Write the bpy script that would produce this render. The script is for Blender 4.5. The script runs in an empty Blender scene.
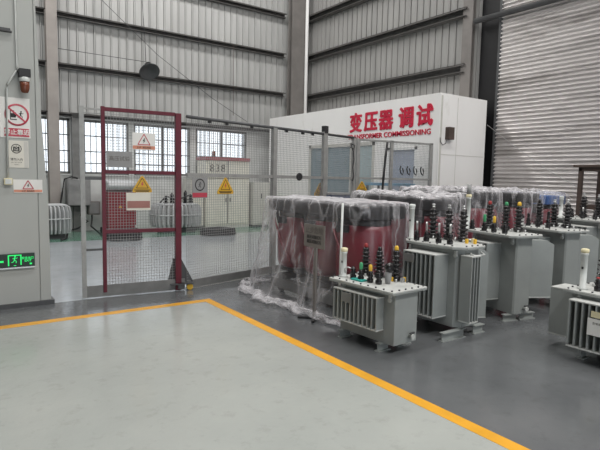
import bpy, bmesh, math, random
from mathutils import Vector, Matrix, noise
random.seed(7)
S = bpy.context.scene
COL = S.collection
PI = math.pi

# ------------------------------------------------------------------ materials
def mat(name, col, rough=.5, metal=0., var=.06, scale=6., bump=0., bscale=40., spec=.5, dirt=None, stretch=(1, 1, 1)):
    m = bpy.data.materials.new(name); m.use_nodes = True
    nt = m.node_tree; N = nt.nodes; L = nt.links
    b = N['Principled BSDF']
    b.inputs['Roughness'].default_value = rough
    b.inputs['Metallic'].default_value = metal
    b.inputs['Specular IOR Level'].default_value = spec
    tc = N.new('ShaderNodeTexCoord'); mp = N.new('ShaderNodeMapping'); mp.inputs['Scale'].default_value = stretch
    L.new(tc.outputs['Object'], mp.inputs['Vector'])
    nz = N.new('ShaderNodeTexNoise'); nz.inputs['Scale'].default_value = scale; nz.inputs['Detail'].default_value = 5
    L.new(mp.outputs['Vector'], nz.inputs['Vector'])
    cr = N.new('ShaderNodeValToRGB')
    lo = [max(0, c * (1 - var * 2)) for c in col]; hi = [min(1, c * (1 + var * 2)) for c in col]
    cr.color_ramp.elements[0].position = .3; cr.color_ramp.elements[1].position = .7
    cr.color_ramp.elements[0].color = (*lo, 1); cr.color_ramp.elements[1].color = (*hi, 1)
    L.new(nz.outputs['Fac'], cr.inputs['Fac'])
    out = cr.outputs['Color']
    if dirt:
        n2 = N.new('ShaderNodeTexNoise'); n2.inputs['Scale'].default_value = dirt[1]; n2.inputs['Detail'].default_value = 8
        n2.inputs['Roughness'].default_value = .7
        L.new(mp.outputs['Vector'], n2.inputs['Vector'])
        r2 = N.new('ShaderNodeValToRGB'); r2.color_ramp.elements[0].position = dirt[2]; r2.color_ramp.elements[1].position = dirt[2] + .12
        L.new(n2.outputs['Fac'], r2.inputs['Fac'])
        mx = N.new('ShaderNodeMix'); mx.data_type = 'RGBA'
        mu = N.new('ShaderNodeMath'); mu.operation = 'MULTIPLY'; mu.inputs[1].default_value = dirt[3]
        L.new(r2.outputs['Color'], mu.inputs[0]); L.new(mu.outputs[0], mx.inputs['Factor'])
        L.new(out, mx.inputs[6]); mx.inputs[7].default_value = (*dirt[0], 1)
        out = mx.outputs[2]
    L.new(out, b.inputs['Base Color'])
    if bump:
        n3 = N.new('ShaderNodeTexNoise'); n3.inputs['Scale'].default_value = bscale
        L.new(mp.outputs['Vector'], n3.inputs['Vector'])
        bp = N.new('ShaderNodeBump'); bp.inputs['Strength'].default_value = bump; bp.inputs['Distance'].default_value = .01
        L.new(n3.outputs['Fac'], bp.inputs['Height']); L.new(bp.outputs['Normal'], b.inputs['Normal'])
    return m

def emit(name, col, s):
    m = bpy.data.materials.new(name); m.use_nodes = True
    nt = m.node_tree; nt.nodes.clear()
    o = nt.nodes.new('ShaderNodeOutputMaterial'); e = nt.nodes.new('ShaderNodeEmission')
    e.inputs[0].default_value = (*col, 1); e.inputs[1].default_value = s
    nt.links.new(e.outputs[0], o.inputs[0]); return m

def pane_mat(name, alpha, col=(.8, .85, .9), rough=.05):
    m = bpy.data.materials.new(name); m.use_nodes = True
    nt = m.node_tree; N = nt.nodes; L = nt.links
    b = N['Principled BSDF']; b.inputs['Base Color'].default_value = (*col, 1); b.inputs['Roughness'].default_value = rough
    t = N.new('ShaderNodeBsdfTransparent'); mx = N.new('ShaderNodeMixShader'); mx.inputs[0].default_value = alpha
    nz = N.new('ShaderNodeTexNoise'); nz.inputs['Scale'].default_value = 2.
    mr = N.new('ShaderNodeMapRange'); mr.inputs[3].default_value = alpha * .7; mr.inputs[4].default_value = alpha * 1.3
    L.new(nz.outputs['Fac'], mr.inputs[0]); L.new(mr.outputs[0], mx.inputs[0])
    L.new(t.outputs[0], mx.inputs[1]); L.new(b.outputs[0], mx.inputs[2]); L.new(mx.outputs[0], N['Material Output'].inputs[0])
    return m

def plastic_mat(name, base, seed):
    m = bpy.data.materials.new(name); m.use_nodes = True
    nt = m.node_tree; N = nt.nodes; L = nt.links
    b = N['Principled BSDF']; b.inputs['Base Color'].default_value = (.82, .80, .83, 1)
    b.inputs['Roughness'].default_value = .22; b.inputs['Specular IOR Level'].default_value = .8
    tc = N.new('ShaderNodeTexCoord'); mp = N.new('ShaderNodeMapping'); mp.inputs['Location'].default_value = (seed, seed * 2, 0)
    mp.inputs['Rotation'].default_value = (.35, .2, 0); mp.inputs['Scale'].default_value = (1, 1, .3)
    L.new(tc.outputs['Object'], mp.inputs['Vector'])
    # ridged creases of the film
    nz = N.new('ShaderNodeTexNoise'); nz.inputs['Scale'].default_value = 2.8; nz.inputs['Detail'].default_value = 3; nz.inputs['Distortion'].default_value = .2
    L.new(mp.outputs['Vector'], nz.inputs['Vector'])
    a1 = N.new('ShaderNodeMath'); a1.operation = 'SUBTRACT'; a1.inputs[1].default_value = .5; L.new(nz.outputs['Fac'], a1.inputs[0])
    a2 = N.new('ShaderNodeMath'); a2.operation = 'ABSOLUTE'; L.new(a1.outputs[0], a2.inputs[0])
    mr = N.new('ShaderNodeMapRange'); mr.inputs[1].default_value = 0; mr.inputs[2].default_value = .03; mr.inputs[3].default_value = .24; mr.inputs[4].default_value = 0
    L.new(a2.outputs[0], mr.inputs[0])
    lw = N.new('ShaderNodeLayerWeight'); lw.inputs['Blend'].default_value = .5
    bp = N.new('ShaderNodeBump'); bp.inputs['Strength'].default_value = .8; bp.inputs['Distance'].default_value = .03
    L.new(nz.outputs['Fac'], bp.inputs['Height']); L.new(bp.outputs['Normal'], b.inputs['Normal']); L.new(bp.outputs['Normal'], lw.inputs['Normal'])
    pw = N.new('ShaderNodeMath'); pw.operation = 'POWER'; pw.inputs[1].default_value = 2.2; L.new(lw.outputs['Facing'], pw.inputs[0])
    s1 = N.new('ShaderNodeMath'); s1.operation = 'MULTIPLY'; s1.inputs[1].default_value = .75; L.new(pw.outputs[0], s1.inputs[0])
    s2 = N.new('ShaderNodeMath'); s2.operation = 'ADD'; L.new(s1.outputs[0], s2.inputs[0]); L.new(mr.outputs[0], s2.inputs[1])
    s3 = N.new('ShaderNodeMath'); s3.operation = 'ADD'; s3.use_clamp = True; s3.inputs[1].default_value = base; L.new(s2.outputs[0], s3.inputs[0])
    t = N.new('ShaderNodeBsdfTransparent'); mx = N.new('ShaderNodeMixShader')
    L.new(s3.outputs[0], mx.inputs[0]); L.new(t.outputs[0], mx.inputs[1]); L.new(b.outputs[0], mx.inputs[2])
    L.new(mx.outputs[0], N['Material Output'].inputs[0])
    return m

M = {}
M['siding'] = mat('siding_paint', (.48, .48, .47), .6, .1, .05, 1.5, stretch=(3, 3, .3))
M['siding_shaded'] = mat('siding_paint_shaded', (.35, .345, .335), .6, .1, .05, 1.5, stretch=(3, 3, .3))  # same siding, darkened: weaker light on the right wall put into colour
M['purlin'] = mat('purlin_paint', (.13, .125, .12), .6, .2, .08)
M['column'] = mat('column_paint', (.21, .195, .185), .55, .1, .06, 3)
M['column_light'] = mat('column_paint_light', (.34, .31, .29), .55, .1, .05, 3)
M['masonry'] = mat('white_masonry', (.62, .63, .62), .8, 0, .05, 3, bump=.2)
M['leftwall'] = mat('grey_panel_paint', (.40, .41, .39), .5, .05, .03, 1.2, dirt=((.28, .28, .27), 3, .62, .35), stretch=(1, 1, .35))
M['dark'] = mat('dark_rubber', (.02, .02, .022), .5)
M['darkgrey'] = mat('dark_grey_steel', (.09, .092, .095), .5, .3)
M['galv'] = mat('galvanized_steel', (.33, .33, .32), .45, .3, .06, 12)
M['galv_dull'] = mat('dull_galvanized_plate', (.20, .20, .195), .5, .3, .06, 8)
M['wire'] = mat('galvanized_wire', (.30, .30, .30), .5, .1, .03)
M['redpaint'] = mat('red_gate_paint', (.105, .006, .018), .45, 0, .08, 8)
M['white'] = mat('white_paint', (.80, .80, .79), .5, 0, .02, 2)
M['booth'] = mat('white_booth_panel', (.86, .85, .835), .5, 0, .02, .8, dirt=((.50, .46, .40), 2.2, .60, .35), stretch=(1, 1, .4))
M['cream'] = mat('cream_enamel', (.70, .68, .60), .45, 0, .03)
M['creamgrey'] = mat('pale_grey_enamel', (.55, .54, .50), .45, 0, .03)
M['cornice'] = mat('faded_red_band', (.34, .10, .11), .5)
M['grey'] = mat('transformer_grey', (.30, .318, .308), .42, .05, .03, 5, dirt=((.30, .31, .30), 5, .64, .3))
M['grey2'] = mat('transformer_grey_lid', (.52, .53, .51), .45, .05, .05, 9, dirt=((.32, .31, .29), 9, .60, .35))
M['bush'] = mat('black_porcelain', (.012, .011, .012), .22, 0, .1)
M['bushred'] = mat('red_terminal', (.32, .03, .03), .4)
M['yellow'] = mat('yellow_terminal', (.75, .45, .04), .45)
M['green'] = mat('green_terminal', (.05, .30, .13), .45)
M['teal'] = mat('teal_clip', (.03, .36, .30), .45)
M['creamcap'] = mat('cream_cap', (.72, .65, .42), .5)
M['tube'] = mat('pale_tube', (.60, .62, .60), .4)
M['steel'] = mat('bright_steel', (.55, .55, .55), .3, .8, .05)
M['core'] = mat('black_iron_core', (.012, .012, .014), .5, .1)
M['coil'] = mat('red_resin_coil', (.17, .010, .022), .35, 0, .06, 4)
M['bluetop'] = mat('blue_cover', (.05, .12, .33), .45)
M['shutter'] = mat('galvanized_shutter', (.64, .61, .60), .36, .5, .06, 1.2, stretch=(1, .4, 3), dirt=((.24, .22, .21), .9, .50, .6))
M['signwhite'] = mat('sign_white', (.74, .73, .70), .45, 0, .02)
M['signpaper'] = mat('sign_paper', (.66, .64, .57), .6, 0, .02)
M['signred'] = mat('sign_red', (.48, .06, .09), .45)
M['signsalmon'] = mat('sign_salmon', (.62, .26, .17), .45)
M['signrust'] = mat('sign_rust', (.33, .15, .13), .5)
M['signgrey'] = mat('sign_grey', (.27, .27, .27), .5)
M['signstone'] = mat('sign_stone', (.20, .18, .165), .5)
M['signyellow'] = mat('sign_yellow', (.62, .36, .03), .45)
M['ink'] = mat('black_ink', (.02, .02, .02), .6)
M['inkgrey'] = mat('grey_ink', (.12, .11, .10), .6)
M['letter'] = mat('red_letters', (.56, .015, .05), .4)
M['exitbody'] = mat('exit_black', (.004, .02, .01), .3)
M['exitglow'] = emit('exit_green', (.05, 1., .22), 1.0)
M['amber'] = mat('amber_lens', (.17, .05, .025), .25)
M['glass'] = pane_mat('window_glass', .12)
M['boothglass'] = pane_mat('booth_glass', .55, (.30, .40, .45), .08)
M['boothglass_pale'] = pane_mat('booth_glass_pale', .6, (.50, .62, .64), .1)
M['blind'] = mat('blue_grey_blind', (.27, .31, .40), .6, 0, .03, 2, stretch=(1, 1, 8))
M['blue'] = mat('blue_enamel', (.03, .06, .15), .45)
M['bluelight'] = mat('light_blue_enamel', (.12, .28, .42), .45)
M['yellowline'] = mat('yellow_floor_paint', (.74, .36, .025), .35, 0, .05, 5, dirt=((.42, .30, .12), 9, .62, .5))
M['silver'] = mat('silver_finned_paint', (.50, .51, .52), .45, .1, .03)
M['rack'] = mat('rusty_brown_steel', (.085, .06, .05), .6, .2, .1)
M['redcab'] = mat('red_cabinet', (.20, .015, .025), .45)
M['plastA'] = plastic_mat('clear_film_a', .025, 1.3)
M['plastB'] = plastic_mat('clear_film_b', .035, 5.1)

def floor_mat():
    m = bpy.data.materials.new('epoxy_floor'); m.use_nodes = True
    nt = m.node_tree; N = nt.nodes; L = nt.links; b = N['Principled BSDF']
    geo = N.new('ShaderNodeNewGeometry'); sx = N.new('ShaderNodeSeparateXYZ'); L.new(geo.outputs['Position'], sx.inputs[0])
    def math_(op, a, v):
        n = N.new('ShaderNodeMath'); n.operation = op
        L.new(a, n.inputs[0])
        if isinstance(v, (int, float)): n.inputs[1].default_value = v
        else: L.new(v, n.inputs[1])
        return n.outputs[0]
    light = math_('MULTIPLY', math_('LESS_THAN', sx.outputs[0], 2.62), math_('LESS_THAN', sx.outputs[1], 5.55))
    green = math_('GREATER_THAN', sx.outputs[1], 11.9)
    def nz(scale, detail=6, rough=.6):
        n = N.new('ShaderNodeTexNoise'); n.inputs['Scale'].default_value = scale; n.inputs['Detail'].default_value = detail
        n.inputs['Roughness'].default_value = rough; L.new(geo.outputs['Position'], n.inputs['Vector']); return n.outputs['Fac']
    def ramp(f, c0, c1, p0=.3, p1=.7):
        r = N.new('ShaderNodeValToRGB'); r.color_ramp.elements[0].position = p0; r.color_ramp.elements[1].position = p1
        r.color_ramp.elements[0].color = (*c0, 1); r.color_ramp.elements[1].color = (*c1, 1); L.new(f, r.inputs['Fac']); return r.outputs['Color']
    def mix(f, a, c):
        n = N.new('ShaderNodeMix'); n.data_type = 'RGBA'; L.new(f, n.inputs['Factor']); L.new(a, n.inputs[6]); L.new(c, n.inputs[7]); return n.outputs[2]
    big = nz(.8); fine = nz(7, 8, .7)
    dk = ramp(big, (.098, .103, .108), (.138, .143, .148))
    lt = ramp(big, (.345, .365, .345), (.41, .425, .40))
    gr = ramp(big, (.10, .21, .16), (.14, .26, .20))
    bay_reflect = ramp(big, (.33, .355, .38), (.40, .425, .445))  # lighter floor paint, with window reflections also put into the colour
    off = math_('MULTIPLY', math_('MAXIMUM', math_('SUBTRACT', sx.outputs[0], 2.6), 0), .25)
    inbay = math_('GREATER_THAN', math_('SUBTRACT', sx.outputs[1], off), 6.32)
    c = mix(green, mix(light, mix(inbay, dk, bay_reflect), lt), gr)
    # scuffs and worn specks
    sc = ramp(fine, (0, 0, 0), (1, 1, 1), .54, .66)
    scm = N.new('ShaderNodeMix'); scm.data_type = 'RGBA'; scm.blend_type = 'MULTIPLY'
    f = math_('MULTIPLY', sc, .35); L.new(f, scm.inputs['Factor']); L.new(c, scm.inputs[6]); scm.inputs[7].default_value = (.72, .71, .68, 1)
    L.new(scm.outputs[2], b.inputs['Base Color'])
    rr = N.new('ShaderNodeMapRange'); rr.inputs[3].default_value = .09; rr.inputs[4].default_value = .24; L.new(nz(2.2), rr.inputs[0])
    L.new(rr.outputs[0], b.inputs['Roughness'])
    bp = N.new('ShaderNodeBump'); bp.inputs['Strength'].default_value = .24; bp.inputs['Distance'].default_value = .02
    L.new(nz(3.2, 5, .62), bp.inputs['Height']); L.new(bp.outputs['Normal'], b.inputs['Normal'])
    return m
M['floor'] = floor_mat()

# ------------------------------------------------------------------ mesh builder
class MB:
    def __init__(s): s.bm = bmesh.new()
    def box(s, x0, x1, y0, y1, z0, z1, mtx=None):
        vs = [s.bm.verts.new((x, y, z)) for z in (z0, z1) for y in (y0, y1) for x in (x0, x1)]
        for f in ((0, 2, 3, 1), (4, 5, 7, 6), (0, 1, 5, 4), (2, 6, 7, 3), (0, 4, 6, 2), (1, 3, 7, 5)): s.bm.faces.new([vs[i] for i in f])
        if mtx: bmesh.ops.transform(s.bm, matrix=mtx, verts=vs)
        return s
    def bar(s, a, b, w, h=None):
        """rectangular bar between two points"""
        a = Vector(a); b = Vector(b); h = h or w; d = (b - a).normalized()
        up = Vector((0, 0, 1)) if abs(d.z) < .95 else Vector((1, 0, 0))
        r = d.cross(up).normalized(); u = r.cross(d)
        vs = [s.bm.verts.new(p + r * (i * w / 2) + u * (j * h / 2)) for p in (a, b) for i, j in ((-1, -1), (1, -1), (1, 1), (-1, 1))]
        for f in ((3, 2, 1, 0), (4, 5, 6, 7), (0, 1, 5, 4), (1, 2, 6, 5), (2, 3, 7, 6), (3, 0, 4, 7)): s.bm.faces.new([vs[i] for i in f])
        return s
    def tube(s, pts, r, seg=8):
        pts = [Vector(p) for p in pts]; rings = []
        for i, p in enumerate(pts):
            d = (pts[min(i + 1, len(pts) - 1)] - pts[max(i - 1, 0)]).normalized()
            up = Vector((0, 0, 1)) if abs(d.z) < .9 else Vector((1, 0, 0))
            a = d.cross(up).normalized(); c = a.cross(d)
            rings.append([s.bm.verts.new(p + (a * math.cos(t) + c * math.sin(t)) * r) for t in [2 * PI * k / seg for k in range(seg)]])
        for A, B in zip(rings, rings[1:]):
            for k in range(seg): s.bm.faces.new((A[k], A[(k + 1) % seg], B[(k + 1) % seg], B[k])).smooth = True
        s.bm.faces.new(rings[0][::-1]); s.bm.faces.new(rings[-1]); return s
    def lathe(s, prof, c=(0, 0, 0), seg=20, mtx=None, sx=1, sy=1):
        rings = []; allv = []
        for r, z in prof:
            ring = [s.bm.verts.new((c[0] + sx * r * math.cos(2 * PI * k / seg), c[1] + sy * r * math.sin(2 * PI * k / seg), c[2] + z)) for k in range(seg)]
            rings.append(ring); allv += ring
        for A, B in zip(rings, rings[1:]):
            for k in range(seg):
                s.bm.faces.new((A[k], A[(k + 1) % seg], B[(k + 1) % seg], B[k])).smooth = True
        s.bm.faces.new(rings[0][::-1]); s.bm.faces.new(rings[-1])
        if mtx: bmesh.ops.transform(s.bm, matrix=mtx, verts=allv)
        return s
    def prism(s, poly, z0, z1, mtx=None):
        A = [s.bm.verts.new((x, y, z0)) for x, y in poly]; B = [s.bm.verts.new((x, y, z1)) for x, y in poly]; n = len(poly)
        s.bm.faces.new(A[::-1]); s.bm.faces.new(B)
        for k in range(n): s.bm.faces.new((A[k], A[(k + 1) % n], B[(k + 1) % n], B[k]))
        if mtx: bmesh.ops.transform(s.bm, matrix=mtx, verts=A + B)
        return s
    def rings(s, rings, cap=True):
        R = [[s.bm.verts.new(p) for p in r] for r in rings]
        for A, B in zip(R, R[1:]):
            n = len(A)
            for k in range(n): s.bm.faces.new((A[k], A[(k + 1) % n], B[(k + 1) % n], B[k])).smooth = True
        if cap: s.bm.faces.new(R[0][::-1]); s.bm.faces.new(R[-1])
        return s
    def build(s, name, m, parent=None, bevel=0, loc=None, normals=True):
        if normals: bmesh.ops.recalc_face_normals(s.bm, faces=s.bm.faces)
        me = bpy.data.meshes.new(name); s.bm.to_mesh(me); s.bm.free()
        o = bpy.data.objects.new(name, me); COL.objects.link(o)
        me.materials.append(M[m] if isinstance(m, str) else m)
        if parent: o.parent = parent
        if loc: o.location = loc
        if bevel:
            b = o.modifiers.new('bevel', 'BEVEL'); b.width = bevel; b.segments = 2; b.limit_method = 'ANGLE'; b.angle_limit = math.radians(50)
        return o

def tag(o, label, cat, group=None, kind=None):
    o['label'] = label; o['category'] = cat
    if group: o['group'] = group
    if kind: o['kind'] = kind
    return o
def thing(name, label, cat, loc=(0, 0, 0), rz=0, group=None):
    o = bpy.data.objects.new(name, None); COL.objects.link(o); o.location = loc; o.rotation_euler = (0, 0, rz)
    o.empty_display_size = .1
    return tag(o, label, cat, group)
def struct(o, label=None, cat=None):
    o['kind'] = 'structure'
    if label: o['label'] = label
    if cat: o['category'] = cat
    return o

def text_mesh(name, body, size, m, parent=None, mtx=None, bold=0., ext=.002, sx=1., track=1., align='CENTER'):
    cu = bpy.data.curves.new('txt', 'FONT'); cu.body = body; cu.size = size; cu.extrude = ext; cu.offset = bold
    cu.align_x = align; cu.align_y = 'CENTER'; cu.space_character = track; cu.resolution_u = 3
    t = bpy.data.objects.new('txt', cu); COL.objects.link(t)
    bpy.context.view_layer.update()
    me = bpy.data.meshes.new_from_object(t.evaluated_get(bpy.context.evaluated_depsgraph_get()))
    bpy.data.objects.remove(t); bpy.data.curves.remove(cu)
    me.name = name; me.materials.clear(); me.materials.append(M[m])
    mm = (mtx or Matrix()) @ Matrix.Diagonal((sx, 1, 1, 1))
    me.transform(mm)
    o = bpy.data.objects.new(name, me); COL.objects.link(o)
    if parent: o.parent = parent
    return o

def facing(o, xdir, zup=(0, 0, 1)):
    """matrix: local x -> xdir, local y -> up, local z -> outward"""
    x = Vector(xdir).normalized(); y = Vector(zup).normalized(); z = x.cross(y)
    return Matrix(((x.x, y.x, z.x, o[0]), (x.y, y.y, z.y, o[1]), (x.z, y.z, z.z, o[2]), (0, 0, 0, 1)))

def holes_wall(mb, u0, u1, z0, z1, holes, put):
    us = sorted({u0, u1, *[h[0] for h in holes], *[h[1] for h in holes]}); zs = sorted({z0, z1, *[h[2] for h in holes], *[h[3] for h in holes]})
    for a, b in zip(us, us[1:]):
        for c, d in zip(zs, zs[1:]):
            um, zm = (a + b) / 2, (c + d) / 2
            if any(h[0] < um < h[1] and h[2] < zm < h[3] for h in holes): continue
            put(a, b, c, d)

# ------------------------------------------------------------------ setting
XW, YW = 10.0, 14.0
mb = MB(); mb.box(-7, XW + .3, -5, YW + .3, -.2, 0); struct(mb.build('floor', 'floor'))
# yellow painted line: one L-shaped band
mb = MB(); mb.prism([(-3.5, 5.5), (2.57, 5.5), (2.57, -2.5), (2.67, -2.5), (2.67, 5.61), (-3.5, 5.61)], .0003, .002)
struct(mb.build('trim_1', 'yellowline'), 'yellow painted safety line turning a corner on the epoxy floor')

def siding(u0, u1, z0, z1, axis, at, name, m):
    """vertical ribbed sheet; ribs stand out into the room"""
    bm = bmesh.new(); prof = []
    u = u0; p = .205
    while u < u1:
        prof += [(u, .006), (u + .148, .006), (u + .152, -.016), (u + .160, -.016), (u + .164, .030), (u + .186, .030), (u + .192, -.012), (u + .200, -.012)]
        u += p
    prof.append((u1, 0))
    A = []; B = []
    for (q, d) in prof:
        q = min(q, u1)
        for z, Ls in ((z0, A), (z1, B)):
            Ls.append(bm.verts.new((q, at - d, z) if axis == 'x' else (at - d, q, z)))
    for k in range(len(A) - 1):
        if (A[k].co - A[k + 1].co).length > 1e-5: bm.faces.new((A[k], A[k + 1], B[k + 1], B[k]))
    me = bpy.data.meshes.new(name); bm.to_mesh(me); bm.free(); me.materials.append(M[m])
    o = bpy.data.objects.new(name, me); COL.objects.link(o); return o

# back wall: masonry with window openings, ribbed sheet above
WIN = [(-1.2, .9), (1.0, 2.80), (3.02, 4.28), (4.42, 6.04), (6.22, 7.90)]
mb = MB()
holes_wall(mb, -7, XW + .3, 0, 3.2, [(a, b, 1.47, 2.86) for a, b in WIN], lambda a, b, c, d: mb.box(a, b, YW, YW + .25, c, d))
bw = struct(mb.build('wall_back', 'masonry'))
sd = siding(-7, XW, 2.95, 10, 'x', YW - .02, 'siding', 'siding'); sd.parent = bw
mb = MB(); mb.box(-7, XW + .3, YW + .03, YW + .06, 3.2, 10); o = mb.build('backing', 'siding_shaded', bw)
for i, z in enumerate((2.98, 4.17, 5.39, 6.61, 7.82)):
    mb = MB(); x0, x1 = -7, 9.2
    hh = .12 if z > 3 else .09
    mb.box(x0, x1, YW - .20, YW - .045, z - .012, z); mb.box(x0, x1, YW - .20, YW - .19, z - .03, z); mb.box(x0, x1, YW - .056, YW - .045, z - hh, z)
    mb.box(x0, x1, YW - .17, YW - .045, z - hh, z - hh + .01)
    o = mb.build('purlin', 'purlin', bw)
for i, (a, b) in enumerate(WIN):
    f = MB(); y0, y1 = YW + .02, YW + .09
    f.box(a, a + .05, y0, y1, 1.47, 2.86); f.box(b - .05, b, y0, y1, 1.47, 2.86); f.box(a, b, y0, y1, 1.47, 1.53); f.box(a, b, y0, y1, 2.80, 2.86)
    c = (a + b) / 2; f.box(c - .03, c + .03, y0, y1, 1.5, 2.83)
    w = struct(f.build('window_%d' % (i + 1), 'galv_dull'))
    n = int((b - a) / .135); bars = MB()
    for k in range(1, n): u = a + (b - a) * k / n; bars.box(u - .008, u + .008, YW + .005, YW + .018, 1.5, 2.84)
    for z in (1.75, 2.05, 2.45): bars.box(a, b, YW + .0, YW + .012, z - .013, z + .013)
    bars.build('security_bars', 'darkgrey', w)
    MB().box(a + .04, b - .04, YW + .10, YW + .106, 1.5, 2.83).build('pane', 'glass', w)
    MB().box(a - .03, b + .03, YW - .03, YW + .02, 1.43, 1.47).build('window_sill', 'masonry', w)

# right wall: ribbed sheet then the shutter
mb = MB(); mb.box(XW + .01, XW + .2, 7.3, YW + .3, 0, 10); rw = struct(mb.build('wall_right', 'siding_shaded'))
sd = siding(7.3, YW, 0, 10, 'y', XW - .02, 'siding', 'siding_shaded'); sd.parent = rw
for z in (2.98, 4.14, 5.38, 6.60, 7.82):
    mb = MB(); mb.box(XW - .2, XW - .045, 7.5, YW - .25, z - .012, z); mb.box(XW - .2, XW - .19, 7.5, YW - .25, z - .04, z); mb.box(XW - .2, XW - .045, 7.5, YW - .25, z - .2, z - .19); mb.box(XW - .056, XW - .045, 7.5, YW - .25, z - .2, z); mb.box(XW - .2, XW - .19, 7.5, YW - .25, z - .2, z - .175)
    mb.build('purlin', 'purlin', rw)
# corner column (H section) and downpipe
mb = MB(); mb.box(9.22, 9.72, 13.72, 13.76, 0, 10); mb.box(9.22, 9.72, 13.52, 13.56, 0, 10); mb.box(9.45, 9.49, 13.56, 13.72, 0, 10)
struct(mb.build('column', 'column'))
tag(MB().tube([(9.72, 13.44, 0), (9.72, 13.44, 10)], .055, 10).build('downpipe', 'white'), 'thin white vertical pipe rising in the corner behind the white booth', 'pipe')
# wall column by the shutter
mb = MB(); mb.box(9.86, 9.885, 7.36, 7.62, 0, 10); mb.box(9.97, 9.985, 7.36, 7.62, 0, 10); mb.box(9.885, 9.97, 7.48, 7.50, 0, 10)
struct(mb.build('column', 'column'))
MB().box(XW + .12, XW + .2, 6.6, 7.35, 0, 10).build('wall_right_infill', 'core')['kind'] = 'structure'
# shutter of horizontal corrugations
bm = bmesh.new(); p = .085; n = int(10 / p * 8); A = []; B = []
for k in range(n + 1):
    z = k * p / 8; d = .020 * math.sin(2 * PI * k / 8)
    A.append(bm.verts.new((XW - .02 + d, 6.70, z))); B.append(bm.verts.new((XW - .02 + d, -5, z)))
for k in range(n): bm.faces.new((A[k], A[k + 1], B[k + 1], B[k])).smooth = True
me = bpy.data.meshes.new('door_1'); bm.to_mesh(me); bm.free(); me.materials.append(M['shutter'])
sh = bpy.data.objects.new('door_1', me); COL.objects.link(sh); struct(sh, 'tall grey corrugated metal roller shutter')
mb = MB(); mb.box(XW - .03, XW + .10, 6.69, 6.76, 0, 10); mb.build('guide_rail', 'darkgrey', sh)
mb = MB(); mb.tube([(XW - .14, 7.3, 5.02), (XW - .14, -5, 5.02)], .06, 10); mb.build('roller_beam', 'darkgrey', sh)

# left cladding with signs
YL = 6.31
mb = MB(); mb.box(-7, .915, YL, YL + .5, 0, 10); mb.prism([(.925, 0), (1.03, 0), (1.025, 1.1), (.975, 2.1), (.940, 3.4), (.928, 10), (.925, 10)], 0, .496, Matrix(((1, 0, 0, 0), (0, 0, 1, YL + .004), (0, 1, 0, 0), (0, 0, 0, 1)))); mb.box(.915, .925, YL + .02, YL + .4, 0, 10)
lw = struct(mb.build('wall_left', 'leftwall'))
mb = MB(); mb.box(-7, 1.06, YL - .03, YL + .52, 0, .05); struct(mb.build('baseboard_left', 'darkgrey'))
mb = MB(); mb.box(-7, .70, YL - .006, YL + .0, 2.98, 3.0); mb.build('panel_seam', 'darkgrey', lw)
# steel column near the back wall
mb = MB(); mb.box(2.25, 2.49, 13.60, 13.63, 0, 10); mb.box(2.25, 2.49, 13.80, 13.83, 0, 10); mb.box(2.355, 2.385, 13.63, 13.80, 0, 10)
struct(mb.build('column', 'column_light'))
mb = MB(); mb.box(2.83, 3.0, 13.88, 13.99, 0, 3.0); struct(mb.build('pillar', 'galv_dull'))
mb = MB(); mb.box(-7.3, XW + .5, -5, YW + .5, 10, 10.2); struct(mb.build('ceiling', 'purlin'))
mb = MB(); mb.box(-7.3, -7, -5, YW + .5, 0, 10); struct(mb.build('wall_side_unseen', 'purlin'))  # unseen wall, added to block light from the side
mb = MB(); holes_wall(mb, -7.3, XW + .5, 0, 10, [(-4, 6, -1, 3.2)], lambda a, b, c, d: mb.box(a, b, -5.2, -5, c, d)); struct(mb.build('wall_front_unseen', 'purlin'))  # unseen wall added behind the camera, opening sized to limit fill light

# ------------------------------------------------------------------ signs on the left wall
def ring(mb, c, r0, r1, y0, y1, seg=40):
    R = []
    for r, y in ((r0, y0), (r1, y0), (r1, y1), (r0, y1)):
        R.append([(c[0] + r * math.cos(2 * PI * k / seg), y, c[1] + r * math.sin(2 * PI * k / seg)) for k in range(seg)])
    mb.rings(R + [R[0]], cap=False); return mb
def wallmtx(x, z, y=YL - .008): return facing((x, y, z), (1, 0, 0))
def tri_ring(mb, cx, cz, h, w, y0, y1):
    """triangular outline"""
    for (a, b) in (((-.5, 0), (.5, 0)), ((.5, 0), (0, 1)), ((0, 1), (-.5, 0))):
        mb.bar((cx + a[0] * h * 1.15, (y0 + y1) / 2, cz + a[1] * h), (cx + b[0] * h * 1.15, (y0 + y1) / 2, cz + b[1] * h), abs(y1 - y0), w)
    return mb
BOLT = [(.1, 1), (-.55, -.1), (-.05, -.1), (-.3, -1), (.55, .2), (.05, .2), (.45, 1)]
def flash(mb, cx, cz, s, y0, y1):
    P = [(cx + x * s, cz + z * s) for x, z in BOLT]
    mb.prism([(x, z) for x, z in P], 0, 1, Matrix(((1, 0, 0, 0), (0, 0, y1 - y0, y0), (0, 1, 0, 0), (0, 0, 0, 1)))); return mb
def person_icon(mb, cx, cz, s, y):
    """small running figure of flat cut shapes"""
    mb.lathe([(s * .16, -.0008), (s * .16, .0008)], (0, 0, 0), 12, facing((cx + .05 * s, y, cz + s * .78), (1, 0, 0)))
    for a, b, w in (((0, .58), (-.08, .05), .22), ((-.05, .5), (-.4, .3), .1), ((.02, .52), (.35, .35), .1), ((.35, .35), (.45, .55), .09), ((-.08, .05), (.25, -.2), .13), ((.25, -.2), (.2, -.55), .12), ((-.08, .05), (-.25, -.3), .13), ((-.25, -.3), (-.6, -.4), .12)):
        mb.bar((cx + a[0] * s, y, cz + a[1] * s), (cx + b[0] * s, y, cz + b[1] * s), .0016, w * s)
    return mb

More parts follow.
